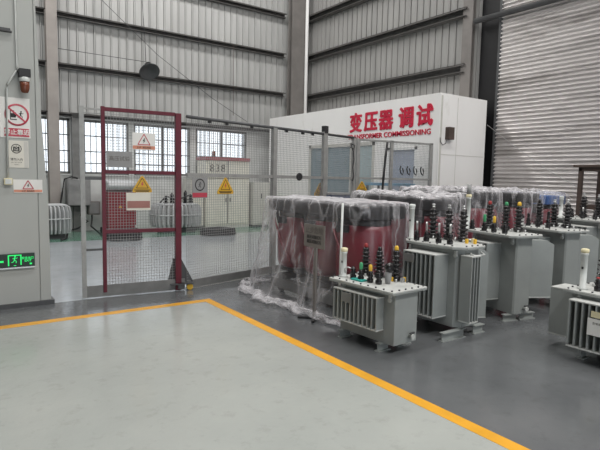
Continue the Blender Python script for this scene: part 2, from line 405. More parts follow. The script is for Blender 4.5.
t = thing('prohibition_sign', 'white and red round prohibition sign at the top left, below the amber beacon', 'sign', (0, 0, 0))
MB().box(.575, .862, YL - .006, YL - .001, 1.86, 2.285).build('sign_plate', 'signwhite', t, .001)
r_ = MB(); ring(r_, (.737, 2.105), .098, .117, YL - .009, YL - .006)
a = math.radians(-42); r_.bar((.737 - .1 * math.cos(a), YL - .0075, 2.105 - .1 * math.sin(a)), (.737 + .1 * math.cos(a), YL - .0075, 2.105 + .1 * math.sin(a)), .003, .017)
r_.build('red_ring', 'signred', t)
k_ = MB(); person_icon(k_, .775, 2.10, .052, YL - .007)
for a in ((.672, .68, 2.06, 2.15), (.68, .725, 2.075, 2.12), (.672, .735, 2.05, 2.06), (.70, .71, 2.12, 2.15), (.715, .73, 2.085, 2.13)): k_.box(a[0], a[1], YL - .008, YL - .0062, a[2], a[3])
k_.build('pictogram', 'ink', t)
MB().box(.612, .850, YL - .009, YL - .006, 1.875, 1.962).build('red_band', 'signred', t)
text_mesh('lettering', '禁止靠近', .062, 'signwhite', t, wallmtx(.733, 1.917, YL - .0095), .0012, .0004)

t = thing('paper_sign', 'cream sign with a black round emblem, between the prohibition sign and the junction box', 'sign')
MB().box(.648, .838, YL - .005, YL - .001, 1.54, 1.83).build('sign_plate', 'signpaper', t, .001)
MB().box(.795, .833, YL - .0065, YL - .005, 1.545, 1.825).build('grey_margin', 'creamgrey', t)
r_ = MB(); ring(r_, (.722, 1.745), .043, .050, YL - .0075, YL - .005, 30)
for a in ((.692, .705, 1.722, 1.765), (.739, .752, 1.722, 1.765), (.712, .719, 1.722, 1.76), (.725, .732, 1.722, 1.76), (.692, .752, 1.717, 1.724)): r_.box(a[0], a[1], YL - .0075, YL - .005, a[2], a[3])
r_.bar((.70, YL - .006, 1.765), (.722, YL - .006, 1.748), .002, .009); r_.bar((.722, YL - .006, 1.748), (.744, YL - .006, 1.765), .002, .009)
r_.lathe([(.006, -.001), (.006, .001)], (0, 0, 0), 10, facing((.722, YL - .006, 1.772), (1, 0, 0)))
r_.build('emblem', 'ink', t)
text_mesh('lettering', '请勿入内', .030, 'inkgrey', t, wallmtx(.722, 1.628, YL - .006), .0004, .0003)
text_mesh('lettering', 'DO NOT ENTER', .014, 'inkgrey', t, wallmtx(.722, 1.597, YL - .006), 0, .0003)
text_mesh('lettering', '注意安全', .012, 'inkgrey', t, wallmtx(.722, 1.572, YL - .006), 0, .0003)

def danger_board(t, w, h, small=False):
    """white plate, red triangle with flash, salmon strip; built in plane y=0 facing -y, centred at x=0, z from 0"""
    MB().box(-w / 2, w / 2, -.004, 0, 0, h).build('sign_plate', 'signwhite', t, .001)
    MB().box(-w / 2 + .004, w / 2 - .004, -.0055, -.004, .008, h * .24).build('salmon_band', 'signsalmon', t)
    tri_ring(MB(), 0, h * .31, h * .62, .009, -.007, -.004).build('red_triangle', 'signred', t)
    flash(MB(), 0, h * .53, h * .15, -.0065, -.004).build('lightning_flash', 'ink', t)
    text_mesh('lettering', '止步  高压危险', h * .13, 'ink', t, facing((0, -.006, h * .125), (1, 0, 0)), .0003, .0004)
t = thing('danger_sign', 'white danger sign with red triangle on the grey wall panel beside the junction box', 'sign', (.825, YL - .001, 1.268)); danger_board(t, .285, .145)

t = thing('exit_sign', 'lit green and black emergency exit sign low on the grey wall panel', 'sign', (0, 0, 0))
MB().box(.40, .868, YL - .03, YL - .001, .455, .605).build('sign_body', 'exitbody', t, .003)
g = MB(); g.box(.45, .565, YL - .032, YL - .03, .515, .535)
g.prism([(.425, .525), (.47, .555), (.47, .495)], 0, 1, Matrix(((1, 0, 0, 0), (0, 0, .002, YL - .032), (0, 1, 0, 0), (0, 0, 0, 1))))
g.build('arrow', 'exitglow', t)
g = MB(); g.box(.605, .617, YL - .032, YL - .03, .475, .59); g.box(.725, .737, YL - .032, YL - .03, .48, .59); g.box(.605, .737, YL - .032, YL - .03, .582, .593)
g.build('door_symbol', 'exitglow', t)
g = MB(); person_icon(g, .672, .533, .056, YL - .031); g.build('running_man', 'exitglow', t)
MB().box(.66, .684, YL - .032, YL - .03, .472, .478).build('floor_mark', 'exitglow', t)
text_mesh('lettering', '安全出口', .030, 'exitglow', t, wallmtx(.797, .551, YL - .0315), .0006, .0005)
text_mesh('lettering', 'EXIT', .034, 'exitglow', t, wallmtx(.80, .522, YL - .0315), .0006, .0005)
MB().box(.815, .838, YL - .032, YL - .03, .478, .496).build('status_light', 'exitglow', t)
MB().box(.40, .868, YL - .028, YL - .001, .440, .455).build('mounting_strip', 'steel', t)

t = thing('warning_beacon', 'amber rotating warning beacon hanging from a black bracket at the top left', 'beacon', (.812, YL - .07, 0))
MB().box(-.055, .055, -.05, .069, 2.50, 2.585).build('bracket', 'dark', t, .004)
MB().lathe([(.050, 2.452), (.054, 2.46), (.054, 2.495), (.048, 2.50)], seg=20).build('collar', 'tube', t)
MB().lathe([(.012, 2.335), (.032, 2.34), (.043, 2.37), (.047, 2.41), (.047, 2.452)], seg=20).build('amber_lens', 'amber', t)
t = thing('conduit_pipe', 'thin white cable conduit running down the grey wall panel to the junction box', 'pipe')
MB().tube([(.755, YL - .02, 10), (.752, YL - .02, 2.62), (.742, YL - .02, 2.56), (.655, YL - .02, 2.42), (.645, YL - .02, 2.36), (.632, YL - .02, 1.42)], .011, 8).build('pipe', 'tube', t)
MB().tube([(.745, YL - .02, 2.56), (.79, YL - .035, 2.535), (.80, YL - .04, 2.53)], .008, 8).build('branch', 'dark', t)
t = thing('junction_box', 'small beige junction box at the lower end of the conduit', 'box')
MB().box(.595, .672, YL - .045, YL - .001, 1.355, 1.425).build('box_body', 'creamcap', t, .004)
MB().box(.604, .663, YL - .048, YL - .045, 1.364, 1.416).build('box_lid', 'tube', t, .002)
tag(MB().tube([(-2, YL - .03, 2.96), (.71, YL - .03, 2.96)], .014, 8).build('horizontal_pipe', 'darkgrey'), 'short dark horizontal pipe across the grey wall panel near the top left', 'pipe')

# ------------------------------------------------------------------ fence
def wiremesh(u0, u1, z0, z1, pitch=.034, w=.0042):
    mb = MB(); n = round((u1 - u0) / pitch); k = round((z1 - z0) / pitch)
    for i in range(n + 1): u = u0 + (u1 - u0) * i / n; mb.box(u - w / 2, u + w / 2, -w, 0, z0, z1)
    for i in range(k + 1): z = z0 + (z1 - z0) * i / k; mb.box(u0, u1, 0, w, z - w / 2, z + w / 2)
    return mb
g0 = Vector((1.376, 6.358)); g1 = Vector((2.53, 6.231))
ga = math.atan2(g1.y - g0.y, g1.x - g0.x)
t = thing('mesh_gate', 'red framed wire mesh gate leaf with grey kick plate, standing open on a caster', 'gate', (g0.x, g0.y, 0), ga)
MB().box(0, .05, -.02, .02, .01, 2.27).box(0, .235, -.012, .012, 2.235, 2.255).box(0, .235, -.012, .012, 2.19, 2.20).build('galvanized_post', 'galv', t)
MB().box(.05, .235, -.015, .015, 1.42, 1.455).build('cross_bar', 'darkgrey', t)
MB().box(.05, .235, -.015, .015, .575, .60).build('cross_bar', 'darkgrey', t)
MB().box(.035, 1.24, -.012, .012, .012, .15).build('kick_plate', 'galv_dull', t)
MB().box(.235, .278, -.022, .022, .06, 2.285).build('red_stile', 'redpaint', t, .003)
MB().box(1.115, 1.19, -.035, .035, .01, 2.27).build('red_post', 'redpaint', t, .004)
for z, h in ((2.255, .045), (1.52, .045), (.80, .045)): MB().box(.278, 1.115, -.018, .018, z - h / 2, z + h / 2).build('red_rail', 'redpaint', t, .002)
wiremesh(.278, 1.115, .15, 2.235).build('wire_mesh', 'wire', t)
b = MB()
b.prism([(1.03, .09), (1.36, .09), (1.36, .11), (1.20, .42), (1.10, .42), (1.03, .13)], -.045, -.037, Matrix.Rotation(PI / 2, 4, 'X'))
b.box(1.14, 1.22, -.06, -.012, .03, .10); b.box(1.05, 1.34, -.07, .05, .085, .10); br = b.build('caster_bracket', 'darkgrey', t)
for u in (1.30,):
    MB().lathe([(.035, -.015), (.042, -.012), (.042, .012), (.035, .015)], (0, 0, 0), 18, Matrix.Translation((u, -.03, .043)) @ Matrix.Rotation(PI / 2, 4, 'X')).build('caster_wheel', 'yellow', br)

fa0 = Vector((2.60, 6.235)); fa1 = Vector((6.32, 7.16)); fl = (fa1 - fa0).length; faa = math.atan2(fa1.y - fa0.y, fa1.x - fa0.x)
FA = thing('mesh_fence', 'long grey wire mesh fence with dark top rail, starting at the red gate', 'fence', (fa0.x, fa0.y, 0), faa)
MB().tube([(.05, 0, 2.245), (fl, 0, 2.245)], .022, 8).build('top_rail', 'darkgrey', FA)
MB().box(.05, fl, -.02, .02, 1.48, 1.525).build('middle_rail', 'galv', FA)
MB().box(.05, fl, -.012, .012, .01, .115).build('kick_plate', 'galv_dull', FA)
for u, w, z in ((1.68, .075, 2.24), (2.93, .095, 2.28), (fl - .03, .06, 2.24)):
    p_ = MB().box(u - w / 2, u + w / 2, -.03, .03, 0, z).build('fence_post', 'galv', FA)
    if w == .095: MB().box(u - .045, u + .045, -.045, .04, 2.26, 2.38).build('post_clamp', 'dark', p_, .006)
for a, b in ((.05, 1.64), (1.72, 2.88), (2.98, fl - .06)):
    wiremesh(a, b, .115, 1.48).build('wire_mesh', 'wire', FA); wiremesh(a, b, 1.525, 2.23).build('wire_mesh', 'wire', FA)
for u in (.42, .72, 1.2, 1.95, 2.35, 2.6): MB().box(u - .02, u + .02, -.02, .02, 2.195, 2.225).build('rail_clip', 'dark', FA)
MB().lathe([(.06, -.015), (.065, 0), (.06, .015)], (0, 0, 0), 16, Matrix.Translation((2.25, -.03, 1.51)) @ Matrix.Rotation(PI / 2, 4, 'X')).build('latch_knob', 'dark', FA)
fb0 = Vector((6.40, 7.15)); fb1 = Vector((8.2, 6.93)); fbl = (fb1 - fb0).length
FB = thing('mesh_fence', 'short pale wire mesh fence panel ending at the white booth corner', 'fence', (fb0.x, fb0.y, 0), math.atan2(fb1.y - fb0.y, fb1.x - fb0.x))
MB().box(0, fbl, -.02, .02, 2.20, 2.235).build('top_rail', 'galv', FB); MB().box(0, fbl, -.02, .02, 1.49, 1.525).build('middle_rail', 'galv', FB)
for u in (.0, .78, fbl - .03): MB().box(u - .035, u + .035, -.02, .02, 0, 2.24).build('fence_post', 'galv', FB)
wiremesh(.04, .74, .1, 1.48).build('wire_mesh', 'wire', FB); wiremesh(.04, .74, 1.53, 2.2).build('wire_mesh', 'wire', FB)
wiremesh(.82, fbl - .06, .1, 1.48).build('wire_mesh', 'wire', FB); wiremesh(.82, fbl - .06, 1.53, 2.2).build('wire_mesh', 'wire', FB)

def on(origin, ang, u, z, off): return (origin.x + u * math.cos(ang) + off * math.sin(ang), origin.y + u * math.sin(ang) - off * math.cos(ang), z)
t = thing('danger_sign', 'white danger sign with red triangle hung high on the red gate', 'sign', on(g0, ga, .725, 1.795, .03), ga); danger_board(t, .275, .205)
t = thing('notice_board', 'dark grey faded notice board at the left of the red gate, below its white sign', 'sign', on(g0, ga, .435, 1.575, .03), ga)
MB().box(-.15, .15, -.006, 0, 0, .19).build('sign_plate', 'signgrey', t, .001)
text_mesh('lettering', '高压试验', .06, 'inkgrey', t, facing((0, -.0065, .10), (1, 0, 0)), .0005, .0004)
def yellow_tri(label, loc, ang, w=.2, h=.2):
    t = thing('triangle_sign', label, 'sign', loc, ang, 'yellow triangle signs along the fence')
    R = Matrix(((1, 0, 0, 0), (0, 0, 1, 0), (0, 1, 0, 0), (0, 0, 0, 1)))
    MB().prism([(-w * .58, 0), (w * .58, 0), (w * .58, h * .16), (.012, h), (-.012, h), (-w * .58, h * .16)], -.005, 0, R).build('sign_plate', 'signyellow', t, .001)
    o = MB(); tri_ring(o, 0, h * .27, h * .62, .006, -.008, -.005); o.box(-w * .48, w * .48, -.0065, -.005, h * .13, h * .17); o.box(-w * .4, w * .4, -.0065, -.005, h * .05, h * .10); o.build('black_outline', 'ink', t)
    flash(MB(), 0, h * .50, h * .15, -.0075, -.005).build('lightning_flash', 'signred', t)
yellow_tri('yellow triangular high voltage sign on the red gate, above the white and rust board', on(g0, ga, .70, 1.275, .03), ga)
t = thing('notice_board', 'white notice board with rust lower half, on the red gate under the yellow triangle', 'sign', on(g0, ga, .655, 1.055, .03), ga)
MB().box(-.145, .145, -.006, 0, 0, .215).build('sign_plate', 'signpaper', t, .001)
MB().box(-.136, .136, -.0075, -.006, .028, .115).build('rust_band', 'signrust', t)
yellow_tri('yellow triangular sign on the grey fence in front of the cream cabinet', on(fa0, faa, .68, 1.25, .03), faa, .25, .225)
yellow_tri('yellow triangular sign half hidden behind the fence post with the black clamp', on(fa0, faa, 2.90, 1.19, -.06), faa, .26, .22)
yellow_tri('yellow triangular sign at the corner post where the two fences meet', on(fb0, -.12, .07, 1.27, .05), -.12, .20, .18)
t = thing('round_emblem_sign', 'grey square sign with dark round emblem and red strip, right of the red post', 'sign', on(fa0, faa, .235, 1.20, .03), faa)
MB().box(-.125, .125, -.006, 0, 0, .275).build('sign_plate', 'signgrey', t, .001)
MB().box(-.12, .12, -.0075, -.006, .01, .07).build('red_band', 'signred', t)
r_ = MB(); ring(r_, (0, .175), .066, .08, -.008, -.006, 30); person_icon(r_, 0, .165, .05, -.007); r_.build('emblem', 'ink', t)
# loose black cable hanging on the corner post
tag(MB().tube([on(fa0, faa, 3.68 + dx, z, .05) for dx, z in ((-.05, 2.05), (.0, 2.12), (.09, 2.10), (.06, 2.03), (-.02, 2.06), (.04, 2.0), (.07, 1.85), (.04, 1.7), (.08, 1.55), (.05, 1.45))], .009, 6).build('cable', 'dark'), 'black cable looped over the fence corner post in front of the booth window', 'cable')
tag(MB().tube([(7.02, 7.02, 2.2), (6.98, 7.02, 1.9), (6.93, 7.02, 1.3), (6.93, 7.02, 1.1)], .022, 8).build('black_pole', 'dark'), 'thin black pole leaning against the short pale fence panel', 'pole')

# ------------------------------------------------------------------ white test booth
def bold_text(name, body, size, m, parent, y, z):
    """heavy face: the glyph and slightly shifted copies of it in one mesh"""
    bm = bmesh.new(); o = None
    for k, (dx, dz) in enumerate(((0, 0), (.013, 0), (-.013, 0), (0, .009), (0, -.009), (.009, .006), (-.009, -.006))):
        o = text_mesh(name, body, size, m, None, facing((BX - .008 - k * .0002, y - dx, z + dz), (0, -1, 0)), .004, .008, .95)
        bm.from_mesh(o.data)
        bpy.data.objects.remove(o)
    me = bpy.data.meshes.new(name); bm.to_mesh(me); bm.free(); me.materials.append(M[m])
    o = bpy.data.objects.new(name, me); COL.objects.link(o); o.parent = parent
    return o
BX, BY0, BY1, BH = 8.30, 6.86, 13.30, 3.2
B_ = thing('test_booth', 'white box shaped test booth with big red Chinese lettering', 'booth', (0, 0, 0))
mb = MB(); H_ = [(8.70, 11.25, .85, 2.36), (7.42, 8.30, .85, 2.20)]
holes_wall(mb, BY0, BY1, 0, BH, H_, lambda a, b, c, d: mb.box(BX, BX + .06, a, b, c, d))
mb.build('front_wall', 'booth', B_)
MB().box(BX + .06, 9.34, BY0, BY0 + .06, 0, BH).box(9.34, 9.84, BY0, BY0 + .06, 0, BH).build('side_wall', 'booth', B_)
MB().box(BX + .06, 9.84, BY1 - .06, BY1, 0, BH).box(9.78, 9.84, BY0 + .06, BY1 - .06, 0, BH).build('rear_wall', 'booth', B_)
MB().box(BX, 9.84, BY0, BY1, BH, BH + .05).build('booth_roof', 'booth', B_)
MB().box(BX + .03, BX + .07, BY0 - .012, BY0, 0, BH).box(BX + .55, BX + .56, BY0 - .004, BY0, 0, BH).box(BX + .07, 9.8, BY0 - .006, BY0, 2.02, 2.03).build('panel_joint', 'creamgrey', B_)
f = MB()
for a, b in ((11.25, 11.17), (10.55, 10.45), (9.56, 9.48), (9.30, 9.24), (8.78, 8.70)): f.box(BX - .01, BX + .05, b, a, .85, 2.36)
f.box(BX - .01, BX + .05, 8.70, 11.25, 2.28, 2.36); f.box(BX - .01, BX + .05, 8.70, 11.25, .85, .92)
wf = f.build('window_frame', 'creamgrey', B_)
MB().box(BX + .02, BX + .026, 10.55, 11.17, .92, 2.28).build('pane', 'boothglass', wf); MB().box(BX + .02, BX + .026, 9.56, 10.45, .92, 2.28).build('pane', 'boothglass', wf)
MB().box(BX + .02, BX + .026, 8.78, 9.48, .92, 2.28).build('pane', 'boothglass_pale', wf)
f = MB(); f.box(BX - .01, BX + .05, 7.42, 7.48, .85, 2.2); f.box(BX - .01, BX + .05, 8.18, 8.30, .85, 2.2); f.box(BX - .01, BX + .05, 7.42, 8.30, 2.14, 2.2); f.box(BX - .01, BX + .05, 7.42, 8.30, .85, .92)
wf = f.build('window_frame', 'white', B_)
MB().box(BX + .03, BX + .04, 7.48, 8.18, .92, 2.14).build('blind', 'blind', wf)
MB().box(BX + .012, BX + .016, 7.48, 8.18, .92, 2.14).build('pane', 'glass', wf)
mt = lambda y, z: facing((BX - .008, y, z), (0, -1, 0))
for ch, y in zip('变压器调试', (9.38, 8.86, 8.37, 7.76, 7.25)):
    bold_text('chinese_character', ch, .47, 'letter', B_, y, 2.80)
text_mesh('english_lettering', 'TRANSFORMER COMMISSIONING', .160, 'letter', B_, mt(8.36, 2.49), .0018, .006, 1.08, 1.0)
t = thing('control_box', 'small dark brown control box on the end wall of the white booth', 'box', (8.52, BY0, 2.33))
MB().box(-.03, .14, -.10, -.001, 0, .25).build('box_body', 'rack', t, .004)
MB().tube([(-.02, -.04, .02), (-.05, -.04, -.08), (-.13, -.03, -.12), (-.19, -.02, -.05), (-.2, -.02, .03)], .008, 6).build('wire_loop', 'darkgrey', t)
# clamps hanging on the fence in front of the booth
for i, y in enumerate((.98, 1.15, 1.32, 1.50)):
    p = on(fb0, -.12, y, 1.56, .05)
    o = MB().tube([(p[0], p[1], 1.76), (p[0] - .02, p[1], 1.70), (p[0] + .01, p[1], 1.62), (p[0] + .06, p[1], 1.59), (p[0] + .08, p[1], 1.66), (p[0] + .05, p[1], 1.72)], .012, 6).build('lead_clamp', 'dark')
    tag(o, ['black lead clamp hanging on the pale fence, nearest the blue blind', 'black lead clamp on the pale fence, second from the blue blind', 'black lead clamp on the pale fence, second from the booth corner', 'black lead clamp hanging nearest the booth corner'][i], 'clamp', 'lead clamps on the pale fence')
# equipment behind the fence, in front of the booth
for i, (x, y, c) in enumerate(((7.30, 8.98, 'blue'), (7.30, 8.50, 'blue'))):
    t = thing('blue_cabinet', ['dark blue floor cabinet behind the fence, left one of the pair', 'dark blue floor cabinet behind the fence, right one of the pair'][i], 'cabinet', (x, y, 0), 0, 'blue cabinets before the booth')
    MB().box(-.25, .25, -.2, .2, .05, 1.14).build('cabinet_body', c, t, .008); MB().box(-.27, .27, -.21, .21, 1.14, 1.18).build('cabinet_top', 'signgrey', t, .006)
    MB().box(-.2, .2, -.17, .17, 0, .05).build('plinth', 'darkgrey', t); MB().box(-.262, -.25, -.15, .15, .6, 1.1).build('cabinet_door', 'bluelight' if i == 0 else 'blue', t, .003)
t = thing('work_table', 'table with a light blue top, behind the short fence panel under the blue blind', 'table', (7.85, 7.75, 0))
MB().box(-.2, .2, -.55, .55, 1.36, 1.42).build('table_top', 'bluelight', t, .005)
for sx in (-1, 1):
    for sy in (-1, 1): MB().box(sx * .17 - .02, sx * .17 + .02, sy * .5 - .02, sy * .5 + .02, 0, 1.36).build('leg', 'darkgrey', t)

# ------------------------------------------------------------------ equipment along the back wall
t = thing('cabinet', 'large cream double door electrical cabinet with a red cornice and 838 on its top panel', 'cabinet', (7.08, 13.45, 0))
MB().box(-.92, .47, -.25, .35, .08, 1.93).build('cabinet_body', 'cream', t, .006)
MB().box(-.94, .49, -.28, .35, 1.93, 2.02).build('cornice', 'cornice', t, .006)
MB().box(-.92, .47, -.26, .35, 0, .08).build('plinth', 'creamgrey', t)
for a, b in ((-.90, -.25), (-.21, .45)):
    d = MB().box(a, b, -.27, -.25, .12, 1.40).build('cabinet_door', 'cream', t, .004)
    MB().box((b - .06) if a < -.5 else (a + .03), (b - .03) if a < -.5 else (a + .06), -.29, -.27, .75, .87).build('handle', 'darkgrey', d)
MB().box(-.92, .47, -.262, -.25, 1.42, 1.435).box(-.238, -.222, -.262, -.25, .12, 1.93).build('door_gap', 'darkgrey', t)
text_mesh('lettering', '838', .30, 'inkgrey', t, facing((-.56, -.265, 1.70), (1, 0, 0)), -.004, .004, 1.05, 1.1)
t = thing('cabinet', 'lower pale grey cabinet to the right of the cream cabinet, near the booth', 'cabinet', (7.90, 13.3, 0))
MB().box(-.28, .28, -.25, .3, .06, 1.33).build('cabinet_body', 'creamgrey', t, .006); MB().box(-.26, .26, -.23, .3, 0, .06).build('plinth', 'darkgrey', t)
d = MB().box(-.26, .26, -.265, -.25, .1, 1.29).build('cabinet_door', 'creamgrey', t, .003); MB().box(-.03, -.01, -.285, -.265, .85, 1.0).build('handle', 'darkgrey', d)
t = thing('cabinet', 'narrow pale cabinet standing at the left side of the cream 838 cabinet', 'cabinet', (5.93, 13.5, 0))
MB().box(-.20, .20, -.22, .3, .06, 1.40).build('cabinet_body', 'creamgrey', t, .006); MB().box(-.18, .18, -.2, .3, 0, .06).build('plinth', 'darkgrey', t)
MB().box(-.18, .18, -.232, -.22, .1, 1.35).build('cabinet_door', 'cream', t, .003); MB().box(-.02, .1, -.25, -.232, .16, .32).build('lock_box', 'dark', t)
t = thing('lamp_beacon', 'small orange beacon lamp standing on the cornice of the cream cabinet', 'beacon', (6.5, 13.4, 2.02))
MB().lathe([(.07, 0), (.07, .03), (.05, .05)], seg=16).build('base', 'darkgrey', t); MB().lathe([(.05, .05), (.05, .14), (.03, .18), (.005, .19)], seg=16).build('amber_lens', 'amber', t)

# red dry unit behind the gate
t = thing('red_transformer_cabinet', 'red metal transformer cabinet on a black base, behind the red gate', 'cabinet', (3.72, 13.1, 0))
MB().box(-.32, .36, -.3, .3, .22, 1.05).build('cabinet_body', 'redcab', t, .01); MB().box(-.36, .40, -.32, .32, 0, .14).build('base_frame', 'core', t)
MB().box(-.30, .34, -.28, .28, .14, .22).build('lower_frame', 'redcab', t)
MB().lathe([(.30, -.34), (.34, -.3), (.34, .3), (.30, .34)], (0, 0, 0), 24, Matrix.Translation((.02, 0, 1.20)) @ Matrix.Rotation(PI / 2, 4, 'Y') @ Matrix.Diagonal((.42, 1, 1, 1))).build('rounded_top', 'silver', t)
MB().prism([(-.05, 0), (.03, 0), (-.01, .07)], 0, .004, Matrix(((1, 0, 0, -.02), (0, 0, -1, -.3), (0, 1, 0, .66), (0, 0, 0, 1)))).build('triangle_badge', 'signyellow', t)

def finned_tank(name, label, x, y, hw, hd, z0, z1, n=36, top=True):
    t = thing(name, label, 'transformer', (x, y, 0))
    mb = MB(); R = []
    prof = [(.70, z0), (.84, z0 + .08), (.88, z0 + .16), (.88, z1 - .18), (.84, z1 - .07), (.76, z1)]
    for s, z in prof:
        r = []
        for k in range(n * 4):
            th = 2 * PI * k / (n * 4); e = 3.2
            c, s_ = math.cos(th), math.sin(th)
            rad = 1 / (abs(c) ** e + abs(s_) ** e) ** (1 / e)
            f = 1
            r.append((hw * s * rad * c * f, hd * s * rad * s_ * f, z))
        R.append(r)
    mb.rings(R); body = mb.build('tank', 'galv_dull', t)
    fm = MB(); NF = 34
    for k in range(NF):
        th = 2 * PI * (k + .5) / NF; e = 3.2; c, s_ = math.cos(th), math.sin(th); rad = 1 / (abs(c) ** e + abs(s_) ** e) ** (1 / e)
        P0 = Vector((hw * rad * c * .86, hd * rad * s_ * .86, 0)); P1 = Vector((hw * rad * c * 1.05, hd * rad * s_ * 1.05, 0)); d = (P1 - P0); L_ = d.length
        fm.prism([(0, z0 + .02), (L_ * .7, z0 + .03), (L_, z0 + .12), (L_, z1 - .14), (L_ * .7, z1 - .02), (0, z1 + .01)], -.016, .016,
                 Matrix.Translation((P0.x, P0.y, 0)) @ Matrix.Rotation(math.atan2(d.y, d.x), 4, 'Z') @ Matrix(((1, 0, 0, 0), (0, 0, 1, 0), (0, 1, 0, 0), (0, 0, 0, 1))))
    fm.build('radiator_fins', 'silver', body)
    MB().box(-hw * .8, hw * .8, -hd * .8, hd * .8, z1, z1 + .03).build('tank_cover', 'silver', t, .01)
    b = MB(); b.box(-hw * .7, hw * .7, -hd * .6, -hd * .4, 0, z0 + .02); b.box(-hw * .7, hw * .7, hd * .4, hd * .6, 0, z0 + .02); b.build('base_frame', 'darkgrey', t)
    band = MB(); N_ = 60
    band.tube([(hw * 1.05 * (1 / (abs(math.cos(a)) ** 3.2 + abs(math.sin(a)) ** 3.2) ** (1 / 3.2)) * math.cos(a), hd * 1.05 * (1 / (abs(math.cos(a)) ** 3.2 + abs(math.sin(a)) ** 3.2) ** (1 / 3.2)) * math.sin(a), (z0 + z1) / 2 + .04) for a in [2 * PI * k / N_ for k in range(N_ + 1)]], .014, 6); band.build('band', 'silver', t)
    if top:
        for dx, h in ((-.28, .2), (-.12, .28), (.06, .24), (.24, .34), (.38, .25)):
            MB().lathe([(.05, z1 + .03), (.07, z1 + .06), (.04, z1 + .09), (.065, z1 + .13), (.035, z1 + .17), (.05, z1 + .03 + h * .8), (.015, z1 + .03 + h)], (dx * hw / .6, -.05, 0), 12).build('bushing', 'bush', t)
        MB().tube([(-.45 * hw / .6, -.1, z1 + .05), (-.3 * hw / .6, -.12, z1 + .22), (.0, -.1, z1 + .12), (.3 * hw / .6, -.12, z1 + .24), (.42 * hw / .6, -.1, z1 + .05)], .022, 6).build('cable', 'dark', t)
    return t
finned_tank('finned_transformer', 'silver rounded finned transformer with black leads on top, behind the red gate post', 5.16, 12.9, .62, .45, .12, .72)
finned_tank('finned_transformer', 'silver finned transformer half hidden behind the grey wall panel, below the wall box', 2.06, 12.8, .45, .42, .09, .74, top=False)
t = thing('electrical_box', 'grey electrical box hung on the white wall left of the red gate', 'box', (2.86, 13.86, .68))
MB().box(-.22, .32, -.30, .0, 0, .66).build('box_body', 'signgrey', t, .008); d = MB().box(-.20, .30, -.315, -.30, .02, .64).build('box_door', 'signgrey', t, .004); MB().box(.10, .13, -.33, -.315, .35, .42).build('latch', 'steel', d)
MB().box(-.20, .30, -.05, .018, -.04, 0).build('bracket', 'darkgrey', t)
t = thing('electrical_box', 'smaller dark box on the white wall just left of the red gate stile, low down', 'box', (3.28, 13.86, .44))
MB().box(-.14, .14, -.22, .0, 0, .34).build('box_body', 'column', t, .006); MB().box(-.12, .12, -.232, -.22, .03, .31).build('box_door', 'signgrey', t, .003)
tag(MB().tube([(2.86, 13.5, 1.36), (2.72, 13.45, 1.40), (2.56, 13.5, 1.34), (2.50, 13.5, 1.0), (2.44, 13.5, .6), (2.36, 13.5, .4)], .022, 6).build('cable', 'dark'), 'black cable arching over the grey electrical box and down its left side', 'cable')
tag(MB().tube([(2.95, 13.5, .66), (2.9, 13.4, .45), (3.05, 13.35, .3), (2.8, 13.3, .14), (2.55, 13.2, .1), (2.35, 12.3, .02), (2.2, 12.1, .02)], .022, 6).build('cable', 'dark'), 'black cable dropping from below the grey electrical box to the floor', 'cable')
tag(MB().tube([(3.24, 13.72, .44), (3.2, 13.6, .28), (3.16, 13.5, .16), (3.2, 12.7, .03), (3.25, 12.4, .02)], .02, 6).build('cable', 'dark'), 'black cable dropping from the smaller dark wall box', 'cable')
def coil_of_cable(x, y, r, label, n=7):
    pts = []
    for k in range(n * 26):
        a = 2 * PI * k / 26; rr = r * (1 - .25 * ((k // 26) % 3) / 3) + .03 * noise.noise(Vector((k * .11, r, n)))
        pts.append((x + rr * math.cos(a), y + .75 * rr * math.sin(a), .03 + .018 * (k / 26) + .015 * noise.noise(Vector((k * .2, 3, 1)))))
    tag(MB().tube(pts, .028, 6).build('cable_coil', 'dark'), label, 'cable coil')
coil_of_cable(5.82, 11.72, .45, 'coil of thick black cable on the floor in front of the cream cabinet')
coil_of_cable(3.45, 11.7, .38, 'coil of thick black cable on the floor in front of the red transformer cabinet')
# hanging round lamp and wires on the back wall
t = thing('horn_loudspeaker', 'dark round horn loudspeaker fixed on a beam of the ribbed back wall', 'loudspeaker', (4.69, 13.55, 4.22))
mt_ = Matrix.Rotation(math.radians(135), 4, 'X')
MB().lathe([(.05, -.2), (.06, -.1), (.12, -.02), (.25, .06), (.27, .06), (.25, .045), (.1, -.02), (.03, -.06)], (0, 0, 0), 26, mt_).build('horn', 'darkgrey', t)
MB().box(-.03, .03, -.02, .26, .16, .22).build('bracket', 'dark', t)
WR = [([(2.5, 13.6, 4.45), (4.68, 13.6, 4.44)], 'thin wire stretched level from the left column to the horn loudspeaker'),
      ([(3.5, 13.79, 5.9), (5.0, 13.79, 4.72), (6.6, 13.79, 3.75), (7.8, 13.79, 3.15)], 'thin wire running slantwise down the ribbed wall past the horn loudspeaker'),
      ([(4.55, 13.79, 6.6), (4.66, 13.79, 5.2), (4.69, 13.79, 4.44)], 'thin wire dropping straight down to the horn loudspeaker'),
      ([(7.3, 13.79, 5.35), (7.32, 13.79, 3.3)], 'thin rusty wire hanging straight down the right part of the ribbed back wall')]
for p, l in WR: tag(MB().tube(p, .008, 5).build('wire', 'darkgrey' if 'rusty' not in l else 'rack'), l, 'wire')
tag(MB().tube([(9.80, 6.80, 2.72), (9.80, 6.1, 2.22), (9.80, 5.4, 1.76), (9.80, 4.78, 1.42)], .006, 5).build('cord', 'steel'), 'thin pale cord slanting down in front of the roller shutter', 'cord')

